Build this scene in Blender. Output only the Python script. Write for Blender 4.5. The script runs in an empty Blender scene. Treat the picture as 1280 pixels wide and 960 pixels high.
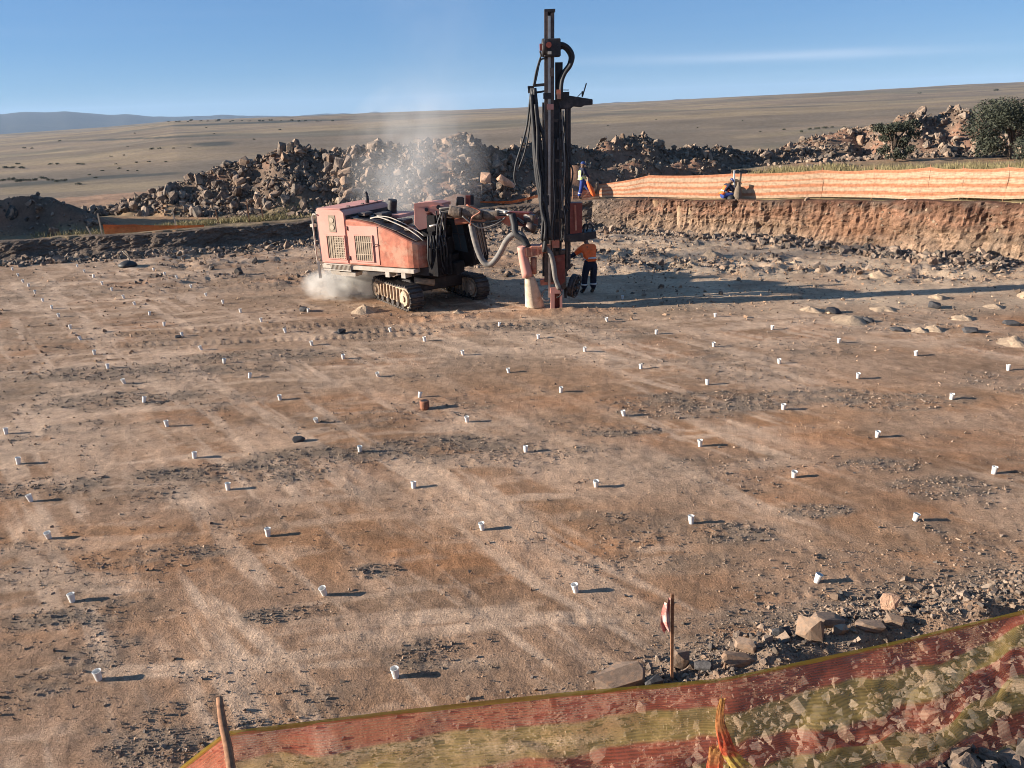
import bpy, bmesh, math, random
import numpy as np
from mathutils import Vector, Matrix, noise as mnoise

random.seed(7)
RNG = np.random.default_rng(11)
R = math.radians
S = bpy.context.scene
COL = S.collection

# ------------------------------------------------------------------ camera, sky, sun, exposure
F, H, ROLL = 962.0, 5.3, R(2.0)
PITCH = math.atan(340 / F)
cam_d = bpy.data.cameras.new('camera')
cam = bpy.data.objects.new('camera', cam_d)
COL.objects.link(cam)
cam_d.sensor_width = 36
cam_d.lens = 36 * F / 1280
cam_d.clip_start = 0.05
cam_d.clip_end = 60000
cam.matrix_world = Matrix.Translation((0, 0, H)) @ Matrix.Rotation(math.pi / 2 - PITCH, 4, 'X') @ Matrix.Rotation(-ROLL, 4, 'Z')
S.camera = cam

SUN_EL, SHADOW_AZ = R(15.5), R(3.0)          # shadows run towards +X, a touch away from the camera
sun_dir = Vector((-math.cos(SUN_EL) * math.cos(SHADOW_AZ), -math.cos(SUN_EL) * math.sin(SHADOW_AZ), math.sin(SUN_EL)))
sd = bpy.data.lights.new('sun', 'SUN')
sd.energy = 5.0
sd.angle = R(0.5)
sd.color = (1.0, 0.90, 0.77)
sun = bpy.data.objects.new('sun', sd)
COL.objects.link(sun)
sun.rotation_euler = (-sun_dir).to_track_quat('-Z', 'Y').to_euler()

w = bpy.data.worlds.new('World')
S.world = w
w.use_nodes = True
nt = w.node_tree
nt.nodes.clear()
wo = nt.nodes.new('ShaderNodeOutputWorld')
bg = nt.nodes.new('ShaderNodeBackground')
sky = nt.nodes.new('ShaderNodeTexSky')
sky.sky_type = 'NISHITA'
sky.sun_disc = False
sky.sun_elevation = SUN_EL
sky.sun_rotation = math.atan2(sun_dir.x, sun_dir.y)
sky.altitude = 1500
sky.air_density = 1.0
sky.dust_density = 0.15
sky.ozone_density = 3.0
bg.inputs['Strength'].default_value = 0.05
tc = nt.nodes.new('ShaderNodeTexCoord')
sep = nt.nodes.new('ShaderNodeSeparateXYZ')
nt.links.new(tc.outputs['Generated'], sep.inputs[0])


def wmath(op, a, b=None, c=None):
    n = nt.nodes.new('ShaderNodeMath')
    n.operation = op
    for i, v in enumerate((a, b, c)):
        if v is None:
            continue
        if isinstance(v, (int, float)):
            n.inputs[i].default_value = v
        else:
            nt.links.new(v, n.inputs[i])
    return n.outputs[0]


# thin streaks of cirrus low over the plain, all round
mp = nt.nodes.new('ShaderNodeMapping')
mp.inputs['Scale'].default_value = (2.2, 2.2, 42)
mp.inputs['Location'].default_value = (0.35, 0.2, 0.3)
nt.links.new(tc.outputs['Generated'], mp.inputs[0])
nz = nt.nodes.new('ShaderNodeTexNoise')
nz.inputs['Scale'].default_value = 1.0
nz.inputs['Detail'].default_value = 5
nt.links.new(mp.outputs[0], nz.inputs['Vector'])
el = wmath('SUBTRACT', sep.outputs['Z'], wmath('MULTIPLY_ADD', sep.outputs['X'], -0.022, 0.0565))
band = wmath('POWER', 2.718, wmath('MULTIPLY', wmath('POWER', wmath('DIVIDE', el, 0.0052), 2), -1))
side = nt.nodes.new('ShaderNodeMapRange')
side.inputs['From Min'].default_value = 0.0
side.inputs['From Max'].default_value = 0.35
nt.links.new(sep.outputs['X'], side.inputs[0])
cm = nt.nodes.new('ShaderNodeMapRange')
cm.inputs['From Min'].default_value = 0.42
cm.inputs['From Max'].default_value = 0.68
nt.links.new(nz.outputs[0], cm.inputs[0])
fade = nt.nodes.new('ShaderNodeMapRange')
fade.inputs['From Min'].default_value = 0.60
fade.inputs['From Max'].default_value = 0.40
nt.links.new(sep.outputs['X'], fade.inputs[0])
streak = wmath('MULTIPLY', wmath('MULTIPLY', band, wmath('MULTIPLY', side.outputs[0], fade.outputs[0])), wmath('MULTIPLY_ADD', cm.outputs[0], 0.5, 0.3))
cl = wmath('ADD', wmath('MULTIPLY', streak, 0.5), wmath('MULTIPLY', cm.outputs[0], 0.03))
mx = nt.nodes.new('ShaderNodeMixRGB')
mx.inputs[2].default_value = (6.4, 6.9, 8.0, 1)
nt.links.new(cl, mx.inputs[0])
tint = nt.nodes.new('ShaderNodeMixRGB')
tint.blend_type = 'MULTIPLY'
tint.inputs[0].default_value = 1
tint.inputs[2].default_value = (0.46, 0.66, 0.90, 1)
nt.links.new(sky.outputs[0], tint.inputs[1])
flat = nt.nodes.new('ShaderNodeMixRGB')
flat.inputs[0].default_value = 0.5
flat.inputs[2].default_value = (1.35, 2.95, 5.5, 1)
nt.links.new(tint.outputs[0], flat.inputs[1])
nt.links.new(flat.outputs[0], mx.inputs[1])
nt.links.new(mx.outputs[0], bg.inputs[0])
nt.links.new(bg.outputs[0], wo.inputs[0])

S.view_settings.view_transform = 'Standard'
S.view_settings.look = 'None'
S.view_settings.gamma = 1
S.view_settings.use_curve_mapping = False
S.view_settings.exposure = 1.38
S.cycles.use_denoising = True
S.cycles.filter_width = 0.95
S.cycles.volume_step_rate = 1.0
S.cycles.volume_bounces = 1
S.cycles.transparent_max_bounces = 16
S.cycles.max_bounces = 6


# ------------------------------------------------------------------ measuring helpers (site survey from the photograph)
def ray(x, y):
    u, v = x - 640, 480 - y
    c, s = math.cos(ROLL), math.sin(ROLL)
    a, b = c * u + s * v, -s * u + c * v
    return Vector((a, F * math.cos(PITCH) + b * math.sin(PITCH), -F * math.sin(PITCH) + b * math.cos(PITCH))).normalized()


def G(x, y, z=0.0):
    d = ray(x, y)
    t = (z - H) / d.z
    return Vector((d.x * t, d.y * t, z))


def P(x, y, Y):
    d = ray(x, y)
    t = Y / d.y
    return Vector((d.x * t, Y, H + d.z * t))


# ------------------------------------------------------------------ numpy noise
def _hash(ix, iy, seed):
    h = (ix.astype(np.int64) * 374761393 + iy.astype(np.int64) * 668265263 + seed * 982451653) & 0xFFFFFFFF
    h = ((h ^ (h >> 13)) * 1274126177) & 0xFFFFFFFF
    h = h ^ (h >> 16)
    return (h & 0xFFFF) / 65535.0


def vnoise(x, y, seed=0):
    x = np.asarray(x, float)
    y = np.asarray(y, float)
    ix, iy = np.floor(x), np.floor(y)
    fx, fy = x - ix, y - iy
    fx = fx * fx * (3 - 2 * fx)
    fy = fy * fy * (3 - 2 * fy)
    a, b = _hash(ix, iy, seed), _hash(ix + 1, iy, seed)
    c, d = _hash(ix, iy + 1, seed), _hash(ix + 1, iy + 1, seed)
    return (a * (1 - fx) + b * fx) * (1 - fy) + (c * (1 - fx) + d * fx) * fy


def fbm(x, y, octs=4, seed=0, gain=0.5):
    v, amp, tot = 0, 1.0, 0.0
    x = np.asarray(x, float)
    y = np.asarray(y, float)
    for o in range(octs):
        v = v + amp * vnoise(x, y, seed + o * 17)
        tot += amp
        amp *= gain
        x, y = x * 2.03 + 11.3, y * 2.03 + 5.7
    return v / tot


def sstep(a, b, x):
    t = np.clip((np.asarray(x, float) - a) / (b - a), 0, 1)
    return t * t * (3 - 2 * t)


# ------------------------------------------------------------------ the lie of the land
WALL = [(-70, 26), (-21.9, 33.4), (-13.6, 34.3), (-9, 36), (-1.2, 36.95), (4.1, 37.25), (11.9, 31.3), (17.2, 25.4), (32, 9), (42, -25)]
WALLH = [0.65, 0.75, 0.82, 0.88, 1.05, 1.2, 1.55, 1.9, 2.1, 2.1]


def polydist(X, Y, pts, vals):
    """distance to a polyline, side sign (+ on its left) and interpolated value at the nearest point"""
    best = np.full(X.shape, 1e18)
    sg = np.zeros(X.shape)
    val = np.zeros(X.shape)
    for i in range(len(pts) - 1):
        ax, ay = pts[i]
        bx, by = pts[i + 1]
        dx, dy = bx - ax, by - ay
        L2 = dx * dx + dy * dy
        t = np.clip(((X - ax) * dx + (Y - ay) * dy) / L2, 0, 1)
        px, py = ax + t * dx, ay + t * dy
        d2 = (X - px) ** 2 + (Y - py) ** 2
        m = d2 < best
        best = np.where(m, d2, best)
        cr = dx * (Y - ay) - dy * (X - ax)
        sg = np.where(m, np.sign(cr), sg)
        val = np.where(m, vals[i] + t * (vals[i + 1] - vals[i]), val)
    return np.sqrt(best), sg, val


def pz(x, y, Y):
    p = P(x, y, Y)
    return (p.x, p.y), p.z


RIDGES = []   # (points, crest heights, slope)


def ridge(lst, slope):
    a = [pz(*q) for q in lst]
    RIDGES.append(([p for p, z in a], [z for p, z in a], slope))


ridge([(100, 268, 42), (150, 257, 42.5), (215, 232, 43), (290, 207, 43), (340, 190, 43), (368, 184, 43), (405, 193, 42.5), (440, 188, 42.5), (480, 181, 42)], 0.68)
ridge([(470, 184, 42), (515, 173, 42), (545, 180, 42), (572, 173, 42), (610, 182, 42.5), (640, 178, 43)], 0.72)
ridge([(640, 178, 43), (700, 174, 45), (760, 175, 46.5), (805, 170, 47.5), (850, 182, 48.5), (920, 187, 49.5), (1000, 188, 50), (1060, 180, 50)], 1.0)
ridge([(985, 182, 52), (1040, 164, 52), (1085, 158, 52), (1100, 164, 51)], 0.6)
ridge([(1100, 164, 51), (1125, 146, 50), (1150, 142, 50), (1170, 150, 50), (1195, 136, 50), (1225, 142, 49), (1260, 150, 49), (1330, 150, 48)], 0.75)
ridge([(720, 208, 40.5), (760, 201, 41), (820, 203, 42), (880, 200, 42.5), (950, 205, 43), (1000, 206, 43.5), (1055, 214, 44)], 0.95)
ridge([(560, 225, 39.5), (600, 223, 39.5), (650, 226, 39.5), (700, 225, 39.8)], 0.5)
ridge([(-160, 225, 38.5), (-60, 246, 38), (0, 249, 37.5), (40, 246, 37.5), (78, 250, 37.3), (118, 268, 37.2), (150, 284, 37)], 0.8)
RIDGES.append(([(-45, 36), (-36, 36.5), (-29, 37.2)], [6.2, 6.6, 5.3], 0.9))     # unseen bank added further left, raised to shade the left mound


def ell(px, py, rx, ry):
    c = G(px, py)
    return (c.x, c.y, (G(px + rx, py) - c).length, (G(px, py - ry) - c).length)


GRAVEL = [ell(*q) for q in [(470, 713, 30, 9), (535, 818, 52, 24), (350, 768, 45, 10), (300, 592, 130, 14), (400, 572, 110, 16), (640, 568, 140, 16), (560, 556, 110, 14),
          (860, 505, 120, 16), (60, 608, 70, 10), (915, 668, 65, 16), (1100, 582, 60, 9), (180, 465, 190, 9), (330, 445, 120, 7), (1010, 495, 90, 9),
          (1130, 502, 110, 10), (1190, 612, 90, 14), (80, 775, 80, 14), (240, 690, 60, 9), (770, 540, 60, 9), (490, 512, 22, 5), (640, 408, 100, 7),
          (150, 500, 120, 10), (1020, 640, 50, 8), (200, 930, 90, 30), (330, 905, 120, 14)]]
RIM = [(-9, 3.0), (-3.4, 4.15), (-2.1, 4.75), (-0.6, 5.3), (0.6, 5.62), (1.5, 5.95), (3.5, 6.7), (6.0, 7.3), (14, 9.2)]


def rim_e(X, Y):
    """how far a point lies on the camera's side of the pit rim"""
    d, sg, _ = polydist(X, Y, RIM, [0] * len(RIM))
    return -sg * d


def m_gravel(X, Y):
    a = R(6)
    u, v = X * math.cos(a) + Y * math.sin(a), -X * math.sin(a) + Y * math.cos(a)
    n = fbm(u / 2.2, v / 0.75, 4, 3)
    u2, v2 = X * 0.62 - Y * 0.78, X * 0.78 + Y * 0.62
    n2 = fbm(u2 / 2.4, v2 / 0.8, 3, 29)
    g = sstep(0.57, 0.68, n) * 0.5 + sstep(0.63, 0.72, n2) * 0.22
    for cx, cy, rx, ry in GRAVEL:
        q = ((X - cx) / rx) ** 2 + ((Y - cy) / ry) ** 2
        g = np.maximum(g, (1 - sstep(0.25, 1.5, q + 0.9 * (n - 0.5) * 2)) * 0.95)
    e = rim_e(X, Y)
    wdt = 0.35 + 0.55 * sstep(0.5, 2.5, X)
    g = np.maximum(g, np.exp(-((e + 0.15) / wdt) ** 2) * (0.35 + 0.65 * sstep(-2.5, 1, X)))
    g = np.maximum(g, sstep(0.2, 0.5, e))
    return np.clip(g, 0, 1)


def m_pale(X, Y):
    """dusty streaks: dozer passes along the drill rows, and across them"""
    out = 0
    for ang, lu, lv, sd_, lo, hi, k in ((-52, 3.2, 0.30, 41, 0.52, 0.70, 0.9), (-50, 7.0, 1.1, 43, 0.52, 0.68, 0.6), (3, 2.6, 0.32, 57, 0.54, 0.72, 0.8), (12, 1.1, 0.22, 59, 0.56, 0.74, 0.5)):
        a = R(ang)
        u, v = X * math.cos(a) + Y * math.sin(a), -X * math.sin(a) + Y * math.cos(a)
        v = v + 0.3 * (fbm(u / 3, v / 3, 2, sd_ + 2) - 0.5)
        out = np.maximum(out, sstep(lo, hi, fbm(u / lu, v / lv, 4, sd_, 0.6)) * k)
    return np.clip(out * (0.35 + 0.9 * sstep(0.35, 0.6, fbm(X / 4, Y / 3, 3, 67))), 0, 1)


# ruts left by crawler tracks and tyres
RUTS = [[(-20, 357), (120, 356), (260, 352), (400, 345)], [(-20, 362), (130, 361), (270, 356), (420, 349)], [(-20, 371), (130, 368), (260, 362), (410, 354)],
        [(-20, 423), (150, 419), (300, 412), (430, 406), (520, 402)], [(-20, 437), (150, 433), (300, 427), (430, 422), (540, 416)], [(430, 416), (560, 409), (700, 404)]]
RUTS = [[(G(*q).x, G(*q).y) for q in r] for r in RUTS]


def heights(X, Y):
    X = np.asarray(X, float)
    Y = np.asarray(Y, float)
    r = np.hypot(X, Y)
    az = np.arctan2(X, Y)
    d, sg, wh = polydist(X, Y, WALL, WALLH)
    sd_ = d * sg
    # pit floor
    floor = (fbm(X / 1.6, Y / 1.6, 4, 5) - 0.5) * 0.07 + (fbm(X / 0.22, Y / 0.22, 3, 8, 0.7) - 0.5) * 0.03
    rough = (0.22 * sstep(20.5, 23, Y + 0.12 * X) + 0.78 * sstep(24.5, 27.5, Y + 0.2 * X)) * sstep(1.5, 5, X) + 0.75 * sstep(25, 27, Y) * sstep(-17, -11, X + 0.4 * (Y - 28))
    rough = np.clip(rough, 0, 1) * (0.35 + 0.65 * sstep(0.4, 0.6, fbm(X / 2.5, Y / 1.2, 2, 77)))
    floor = floor + rough * ((fbm(X / 0.9, Y / 0.5, 4, 15, 0.65) - 0.42) * 0.55)
    floor = floor + 0.16 * np.exp(-((Y - 20.75 - 0.06 * X) / 0.22) ** 2) * sstep(-3, -2, X) * (1 - sstep(2.5, 3.5, X)) * fbm(X / 0.3, Y / 0.3, 3, 33)
    g = m_gravel(X, Y)
    floor = floor + g * (fbm(X / 0.09, Y / 0.09, 2, 21) - 0.3) * 0.03
    for k, rut in enumerate(RUTS):
        dd, _, s = polydist(X, Y, rut, np.concatenate([[0], np.cumsum([math.dist(rut[i], rut[i + 1]) for i in range(len(rut) - 1)])]))
        m = np.exp(-(dd / 0.17) ** 4)
        floor = floor - m * (0.015 + 0.034 * (0.5 + 0.5 * np.sin(s * 2 * math.pi / 0.22 + dd * 9)) * (0.4 + 1.0 * fbm(s / 1.3, dd * 0, 2, 35)))
        floor = floor + 0.014 * np.exp(-((dd - 0.27) / 0.07) ** 2)
    # windrow and bank on the camera's side
    e = rim_e(X, Y)
    wr = np.exp(-((e - 0.15) / 0.38) ** 2) * (0.05 + 0.22 * sstep(-0.3, 2.6, X)) * (0.55 + 0.9 * fbm(X / 0.5, Y / 0.5, 3, 61))
    bank = np.where(e > 0.5, 0.30 * (e - 0.5) + 0.5 * np.clip(e - 2.6, 0, None), 0)
    bank = np.minimum(bank, 3.7)
    lump = sstep(0.5, 1.2, e) * (fbm(X / 0.55, Y / 0.55, 3, 63) - 0.5) * 0.32
    floor = floor + wr + bank + lump
    # outside the pit
    out = wh + (fbm(X / 3, Y / 3, 3, 71) - 0.5) * 0.25 + (fbm(X / 0.4, Y / 0.4, 2, 72) - 0.5) * 0.08
    out = out + 0.42 * sstep(1.5, 6, sd_) * sstep(5, 11, X)
    far = sstep(52, 175, r)
    valley = -11 + 6 * (fbm(X / 160, Y / 160, 3, 81) - 0.5)
    E = np.interp(np.degrees(az), [-40, -33, -26, -22, -14, 0, 15, 33, 45], [-4, -5, -1, 3, 3.5, 4, 7.5, 10.5, 12])
    zr = H + 3600 * E / F
    lr = np.clip(np.log(np.maximum(r, 1) / 175) / math.log(3600 / 175), 0, 1)
    plain = valley + (zr - valley) * (lr ** 1.7) + (fbm(X / 420, Y / 420, 3, 83) - 0.5) * 13 * sstep(300, 900, r) * (1 - sstep(2400, 3300, r))
    # ground falls away past the ridge, then the distant blue range on the left
    drop = sstep(3600, 5200, r)
    plain = plain - drop * 160
    azd = np.degrees(az)
    prof = np.interp(azd, [-60, -42, -36, -33, -30.5, -28, -26, -23, -20, -17, -14, 4, 8, 14, 20], [12, 14, 11, 14.5, 16, 15.5, 12.5, 8.5, 7.0, 6.0, 4.4, 4, 6.2, 7.6, 6])
    prof = prof + (fbm(azd * 0.9, azd * 0 + 3, 2, 87) - 0.5) * 3.0
    zh = H + 9000 * prof / F
    plain = np.where(r > 5200, -150 + (zh + 150) * sstep(5800, 9000, r) * (1 - 0.6 * sstep(9200, 12000, r)), plain)
    out = out * (1 - far) + plain * far
    for pts, cz, sl in RIDGES:
        dd, _, z = polydist(X, Y, pts, cz)
        n = (fbm(X / 2.2, Y / 2.2, 3, 91) - 0.5) * 1.8
        top = z - 0.05 - 0.4 * sstep(0.45, 0.75, fbm(X / 2.6, Y / 6, 2, 95)) - np.maximum(dd - 0.25 + n * sstep(0.2, 1.2, dd), 0) * sl
        top = top + (fbm(X / 0.6, Y / 0.6, 3, 93, 0.6) - 0.5) * 0.5 * sstep(0.1, 1.0, top - out)
        out = np.maximum(out, np.where(r < 75, top, -1e9))
    return np.where(sd_ > 0.28, out, floor), sd_, wh, e, g, rough


# ------------------------------------------------------------------ materials
def mat(name, build):
    m = bpy.data.materials.new(name)
    m.use_nodes = True
    t = m.node_tree
    t.nodes.clear()
    o = t.nodes.new('ShaderNodeOutputMaterial')
    build(t, o)
    return m


def nnode(t, typ, **kw):
    n = t.nodes.new(typ)
    for k, v in kw.items():
        if isinstance(k, str) and k in n.inputs:
            n.inputs[k].default_value = v
        else:
            setattr(n, k, v)
    return n


def mix(t, fac, a, b, mode='MIX'):
    n = t.nodes.new('ShaderNodeMixRGB')
    n.blend_type = mode
    for i, v in enumerate((fac, a, b)):
        if isinstance(v, (int, float)):
            n.inputs[i].default_value = v
        elif isinstance(v, tuple):
            n.inputs[i].default_value = (*v, 1)
        else:
            t.links.new(v, n.inputs[i])
    return n.outputs[0]


def ramp(t, src, a, b, lo=0.0, hi=1.0):
    n = nnode(t, 'ShaderNodeMapRange')
    n.inputs['From Min'].default_value = a
    n.inputs['From Max'].default_value = b
    n.inputs['To Min'].default_value = lo
    n.inputs['To Max'].default_value = hi
    t.links.new(src, n.inputs[0])
    return n.outputs[0]


def noise_tex(t, scale, detail=4, rough=0.55, vec=None, coord='Object'):
    n = nnode(t, 'ShaderNodeTexNoise')
    n.inputs['Scale'].default_value = scale
    n.inputs['Detail'].default_value = detail
    n.inputs['Roughness'].default_value = rough
    if vec is None:
        c = nnode(t, 'ShaderNodeTexCoord')
        vec = c.outputs[coord]
    t.links.new(vec, n.inputs['Vector'])
    return n.outputs[0]


def bsdf(t, o, col, rough=0.9, bump=None, bump_d=0.01, bump_s=1.0, metal=0.0, spec=0.3):
    b = nnode(t, 'ShaderNodeBsdfPrincipled')
    if isinstance(col, tuple):
        b.inputs['Base Color'].default_value = (*col, 1)
    else:
        t.links.new(col, b.inputs['Base Color'])
    if isinstance(rough, (int, float)):
        b.inputs['Roughness'].default_value = rough
    else:
        t.links.new(rough, b.inputs['Roughness'])
    b.inputs['Metallic'].default_value = metal
    b.inputs['Specular IOR Level'].default_value = spec
    if bump is not None:
        bn = nnode(t, 'ShaderNodeBump')
        bn.inputs['Distance'].default_value = bump_d
        bn.inputs['Strength'].default_value = bump_s
        t.links.new(bump, bn.inputs['Height'])
        t.links.new(bn.outputs[0], b.inputs['Normal'])
    t.links.new(b.outputs[0], o.inputs['Surface'])
    return b


def m_attr_ground(t, o):
    a = nnode(t, 'ShaderNodeAttribute', attribute_name='col')
    n1 = noise_tex(t, 6, 7, 0.72)
    n2 = noise_tex(t, 38, 4, 0.75)
    n3 = noise_tex(t, 0.02, 5, 0.6)
    c = mix(t, 1, a.outputs['Color'], ramp(t, n1, 0.3, 0.7, 0.72, 1.28), 'MULTIPLY')
    c = mix(t, 1, c, ramp(t, n2, 0.3, 0.7, 0.68, 1.32), 'MULTIPLY')
    c = mix(t, 1, c, ramp(t, n3, 0.35, 0.65, 0.85, 1.15), 'MULTIPLY')
    n4 = noise_tex(t, 130, 2, 0.8)
    c = mix(t, 1, c, ramp(t, n4, 0.32, 0.68, 0.62, 1.38), 'MULTIPLY')
    n5 = noise_tex(t, 0.35, 7, 0.78)
    c = mix(t, 1, c, ramp(t, n5, 0.35, 0.65, 0.78, 1.22), 'MULTIPLY')
    h = mix(t, 0.5, n1, n2)
    bsdf(t, o, c, 0.95, h, 0.042, 1.0, spec=0.1)


def m_wall(t, o):
    a = nnode(t, 'ShaderNodeAttribute', attribute_name='col')
    n1 = noise_tex(t, 5, 6, 0.7)
    n2 = noise_tex(t, 22, 3, 0.7)
    c = mix(t, 1, a.outputs['Color'], ramp(t, n1, 0.3, 0.7, 0.65, 1.35), 'MULTIPLY')
    c = mix(t, 1, c, ramp(t, n2, 0.3, 0.7, 0.7, 1.3), 'MULTIPLY')
    bsdf(t, o, c, 0.95, mix(t, 0.5, n1, n2), 0.06, 1.0, spec=0.1)


def m_rock(cols, scale=6.0, dust=None, spread=1.0):
    def b(t, o):
        geo = nnode(t, 'ShaderNodeNewGeometry')
        info = nnode(t, 'ShaderNodeObjectInfo')
        add = nnode(t, 'ShaderNodeMath', operation='ADD')
        t.links.new(geo.outputs['Random Per Island'], add.inputs[0])
        t.links.new(info.outputs['Random'], add.inputs[1])
        fr = nnode(t, 'ShaderNodeMath', operation='FRACT')
        t.links.new(add.outputs[0], fr.inputs[0])
        cr = nnode(t, 'ShaderNodeValToRGB')
        cr.color_ramp.interpolation = 'LINEAR'
        els = cr.color_ramp.elements
        els[0].color = (*cols[0], 1)
        els[1].color = (*cols[-1], 1)
        for i, c in enumerate(cols[1:-1]):
            e = els.new((i + 1) / (len(cols) - 1))
            e.color = (*c, 1)
        t.links.new(fr.outputs[0], cr.inputs[0])
        n1 = noise_tex(t, scale, 5, 0.65)
        n2 = noise_tex(t, scale * 7, 3, 0.6)
        c = mix(t, 1, cr.outputs[0], ramp(t, n1, 0.3, 0.7, 0.65, 1.35), 'MULTIPLY')
        c = mix(t, 1, c, ramp(t, n2, 0.3, 0.7, 0.8, 1.2), 'MULTIPLY')
        if dust:
            c = mix(t, ramp(t, n1, 0.5, 0.62, 0, 0.7), c, dust)
        bsdf(t, o, c, 0.92, mix(t, 0.35, n1, n2), 0.1 / scale, 0.9, spec=0.2)
    return b


def m_plain(col, rough=0.8, var=0.25, scale=8, metal=0.0, bump=0.0, dust=None, dust_amt=(0.5, 0.62, 0.6), spec=0.35):
    def b(t, o):
        n1 = noise_tex(t, scale, 5, 0.6)
        c = mix(t, 1, col, ramp(t, n1, 0.3, 0.7, 1 - var, 1 + var), 'MULTIPLY')
        if dust:
            n2 = noise_tex(t, scale * 0.45, 6, 0.7)
            c = mix(t, ramp(t, n2, dust_amt[0], dust_amt[1], 0, dust_amt[2]), c, dust)
        bsdf(t, o, c, rough, n1 if bump else None, bump or 0.01, 0.7, metal=metal, spec=spec)
    return b


DUST = (0.38, 0.29, 0.21)
M = {}
M['ground'] = mat('earth', m_attr_ground)
M['wall'] = mat('cut_earth', m_wall)
M['rubble'] = mat('blasted_rock', m_rock([(0.05, 0.044, 0.041), (0.125, 0.1, 0.083), (0.23, 0.16, 0.113), (0.066, 0.058, 0.053), (0.29, 0.22, 0.165), (0.1, 0.08, 0.063), (0.175, 0.112, 0.075)], 3, (0.33, 0.23, 0.16)))
M['boulder'] = mat('boulder_rock', m_rock([(0.06, 0.054, 0.048), (0.17, 0.13, 0.105), (0.28, 0.185, 0.125), (0.085, 0.075, 0.066), (0.31, 0.24, 0.185), (0.115, 0.092, 0.075), (0.16, 0.105, 0.074)], 2.5, (0.36, 0.25, 0.17)))
M['ochre'] = mat('ochre_rock', m_rock([(0.46, 0.27, 0.17), (0.5, 0.31, 0.21)], 2.5))
M['gravel'] = mat('grey_gravel', m_rock([(0.085, 0.072, 0.064), (0.19, 0.145, 0.11), (0.31, 0.22, 0.155), (0.12, 0.1, 0.088), (0.26, 0.17, 0.115)], 20))
M['earthstone'] = mat('earthy_stone', m_rock([(0.16, 0.11, 0.075), (0.26, 0.19, 0.13), (0.2, 0.125, 0.08)], 8))
M['pebble'] = mat('brown_pebble', m_rock([(0.13, 0.09, 0.065), (0.27, 0.165, 0.1), (0.4, 0.28, 0.19), (0.2, 0.13, 0.09)], 20))
M['darkrock'] = mat('dark_rock', m_rock([(0.05, 0.05, 0.054), (0.08, 0.075, 0.075)], 5))
M['brownrock'] = mat('brown_rock', m_rock([(0.25, 0.16, 0.105), (0.33, 0.23, 0.16), (0.2, 0.145, 0.11), (0.3, 0.21, 0.15)], 7, (0.28, 0.17, 0.105)))
M['cuttings'] = mat('drill_cuttings', m_plain((0.37, 0.27, 0.185), 0.97, 0.3, 18, bump=0.05, spec=0.05))
M['cup'] = mat('white_cup', m_plain((0.70, 0.68, 0.64), 0.6, 0.08, 20, dust=(0.45, 0.34, 0.24), dust_amt=(0.56, 0.7, 0.6)))
M['pink'] = mat('bleached_glare_paint', m_plain((0.56, 0.25, 0.195), 0.6, 0.10, 3, dust=(0.50, 0.33, 0.26), dust_amt=(0.45, 0.7, 0.6)))  # bleached red paint, with sun glare put into the pink
M['orange'] = mat('worn_orange_paint', m_plain((0.40, 0.132, 0.078), 0.6, 0.35, 5, dust=(0.46, 0.27, 0.18), dust_amt=(0.48, 0.6, 0.65)))
M['red'] = mat('dull_red_paint', m_plain((0.20, 0.045, 0.03), 0.6, 0.3, 6, dust=(0.3, 0.18, 0.12), dust_amt=(0.58, 0.7, 0.5)))
M['black'] = mat('black_steel', m_plain((0.030, 0.026, 0.027), 0.6, 0.4, 9, dust=(0.16, 0.11, 0.085), dust_amt=(0.56, 0.72, 0.5)))
M['steel'] = mat('oily_steel', m_plain((0.09, 0.065, 0.055), 0.5, 0.4, 9, metal=0.3, dust=(0.2, 0.14, 0.1), dust_amt=(0.55, 0.7, 0.5)))
M['bright'] = mat('polished_rod', m_plain((0.42, 0.38, 0.34), 0.35, 0.2, 6, metal=0.6))
M['rubber'] = mat('black_rubber_hose', m_plain((0.022, 0.022, 0.024), 0.6, 0.3, 12, dust=(0.12, 0.09, 0.07), dust_amt=(0.55, 0.7, 0.35)))
M['greyhose'] = mat('grey_suction_hose', m_plain((0.17, 0.155, 0.14), 0.7, 0.25, 10, dust=(0.3, 0.24, 0.19)))
M['sleeve'] = mat('hose_sleeve', m_plain((0.14, 0.105, 0.08), 0.9, 0.45, 16, bump=0.02, dust=(0.26, 0.18, 0.13)))
M['pale'] = mat('dusty_pale_steel', m_plain((0.44, 0.39, 0.33), 0.75, 0.2, 7, dust=DUST))
M['track'] = mat('dusty_track_steel', m_plain((0.42, 0.31, 0.215), 0.9, 0.35, 9, bump=0.02, dust=(0.2, 0.14, 0.1), dust_amt=(0.5, 0.6, 0.6)))
M['shoe'] = mat('track_shoe_steel', m_plain((0.06, 0.052, 0.048), 0.6, 0.35, 10, metal=0.2, dust=(0.2, 0.15, 0.11), dust_amt=(0.5, 0.66, 0.5)))
M['grille'] = mat('grille_mesh', m_plain((0.27, 0.21, 0.15), 0.8, 0.3, 30))
M['slat'] = mat('grille_slat', m_plain((0.42, 0.33, 0.24), 0.7, 0.2, 20))
M['canvas'] = mat('dust_hood_canvas', m_plain((0.52, 0.42, 0.32), 0.95, 0.2, 9, dust=(0.3, 0.17, 0.09), dust_amt=(0.52, 0.64, 0.7)))
M['glass'] = mat('cab_glass', m_plain((0.035, 0.05, 0.06), 0.12, 0.2, 3, spec=0.6))
M['wood'] = mat('weathered_wood', m_plain((0.24, 0.12, 0.065), 0.85, 0.4, 30))
M['palewood'] = mat('pale_stake_wood', m_plain((0.46, 0.35, 0.24), 0.85, 0.25, 20))
M['white'] = mat('white_plastic', m_plain((0.75, 0.73, 0.7), 0.6, 0.08, 10))
M['skin'] = mat('skin', m_plain((0.13, 0.07, 0.045), 0.6, 0.1, 20))
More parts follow.
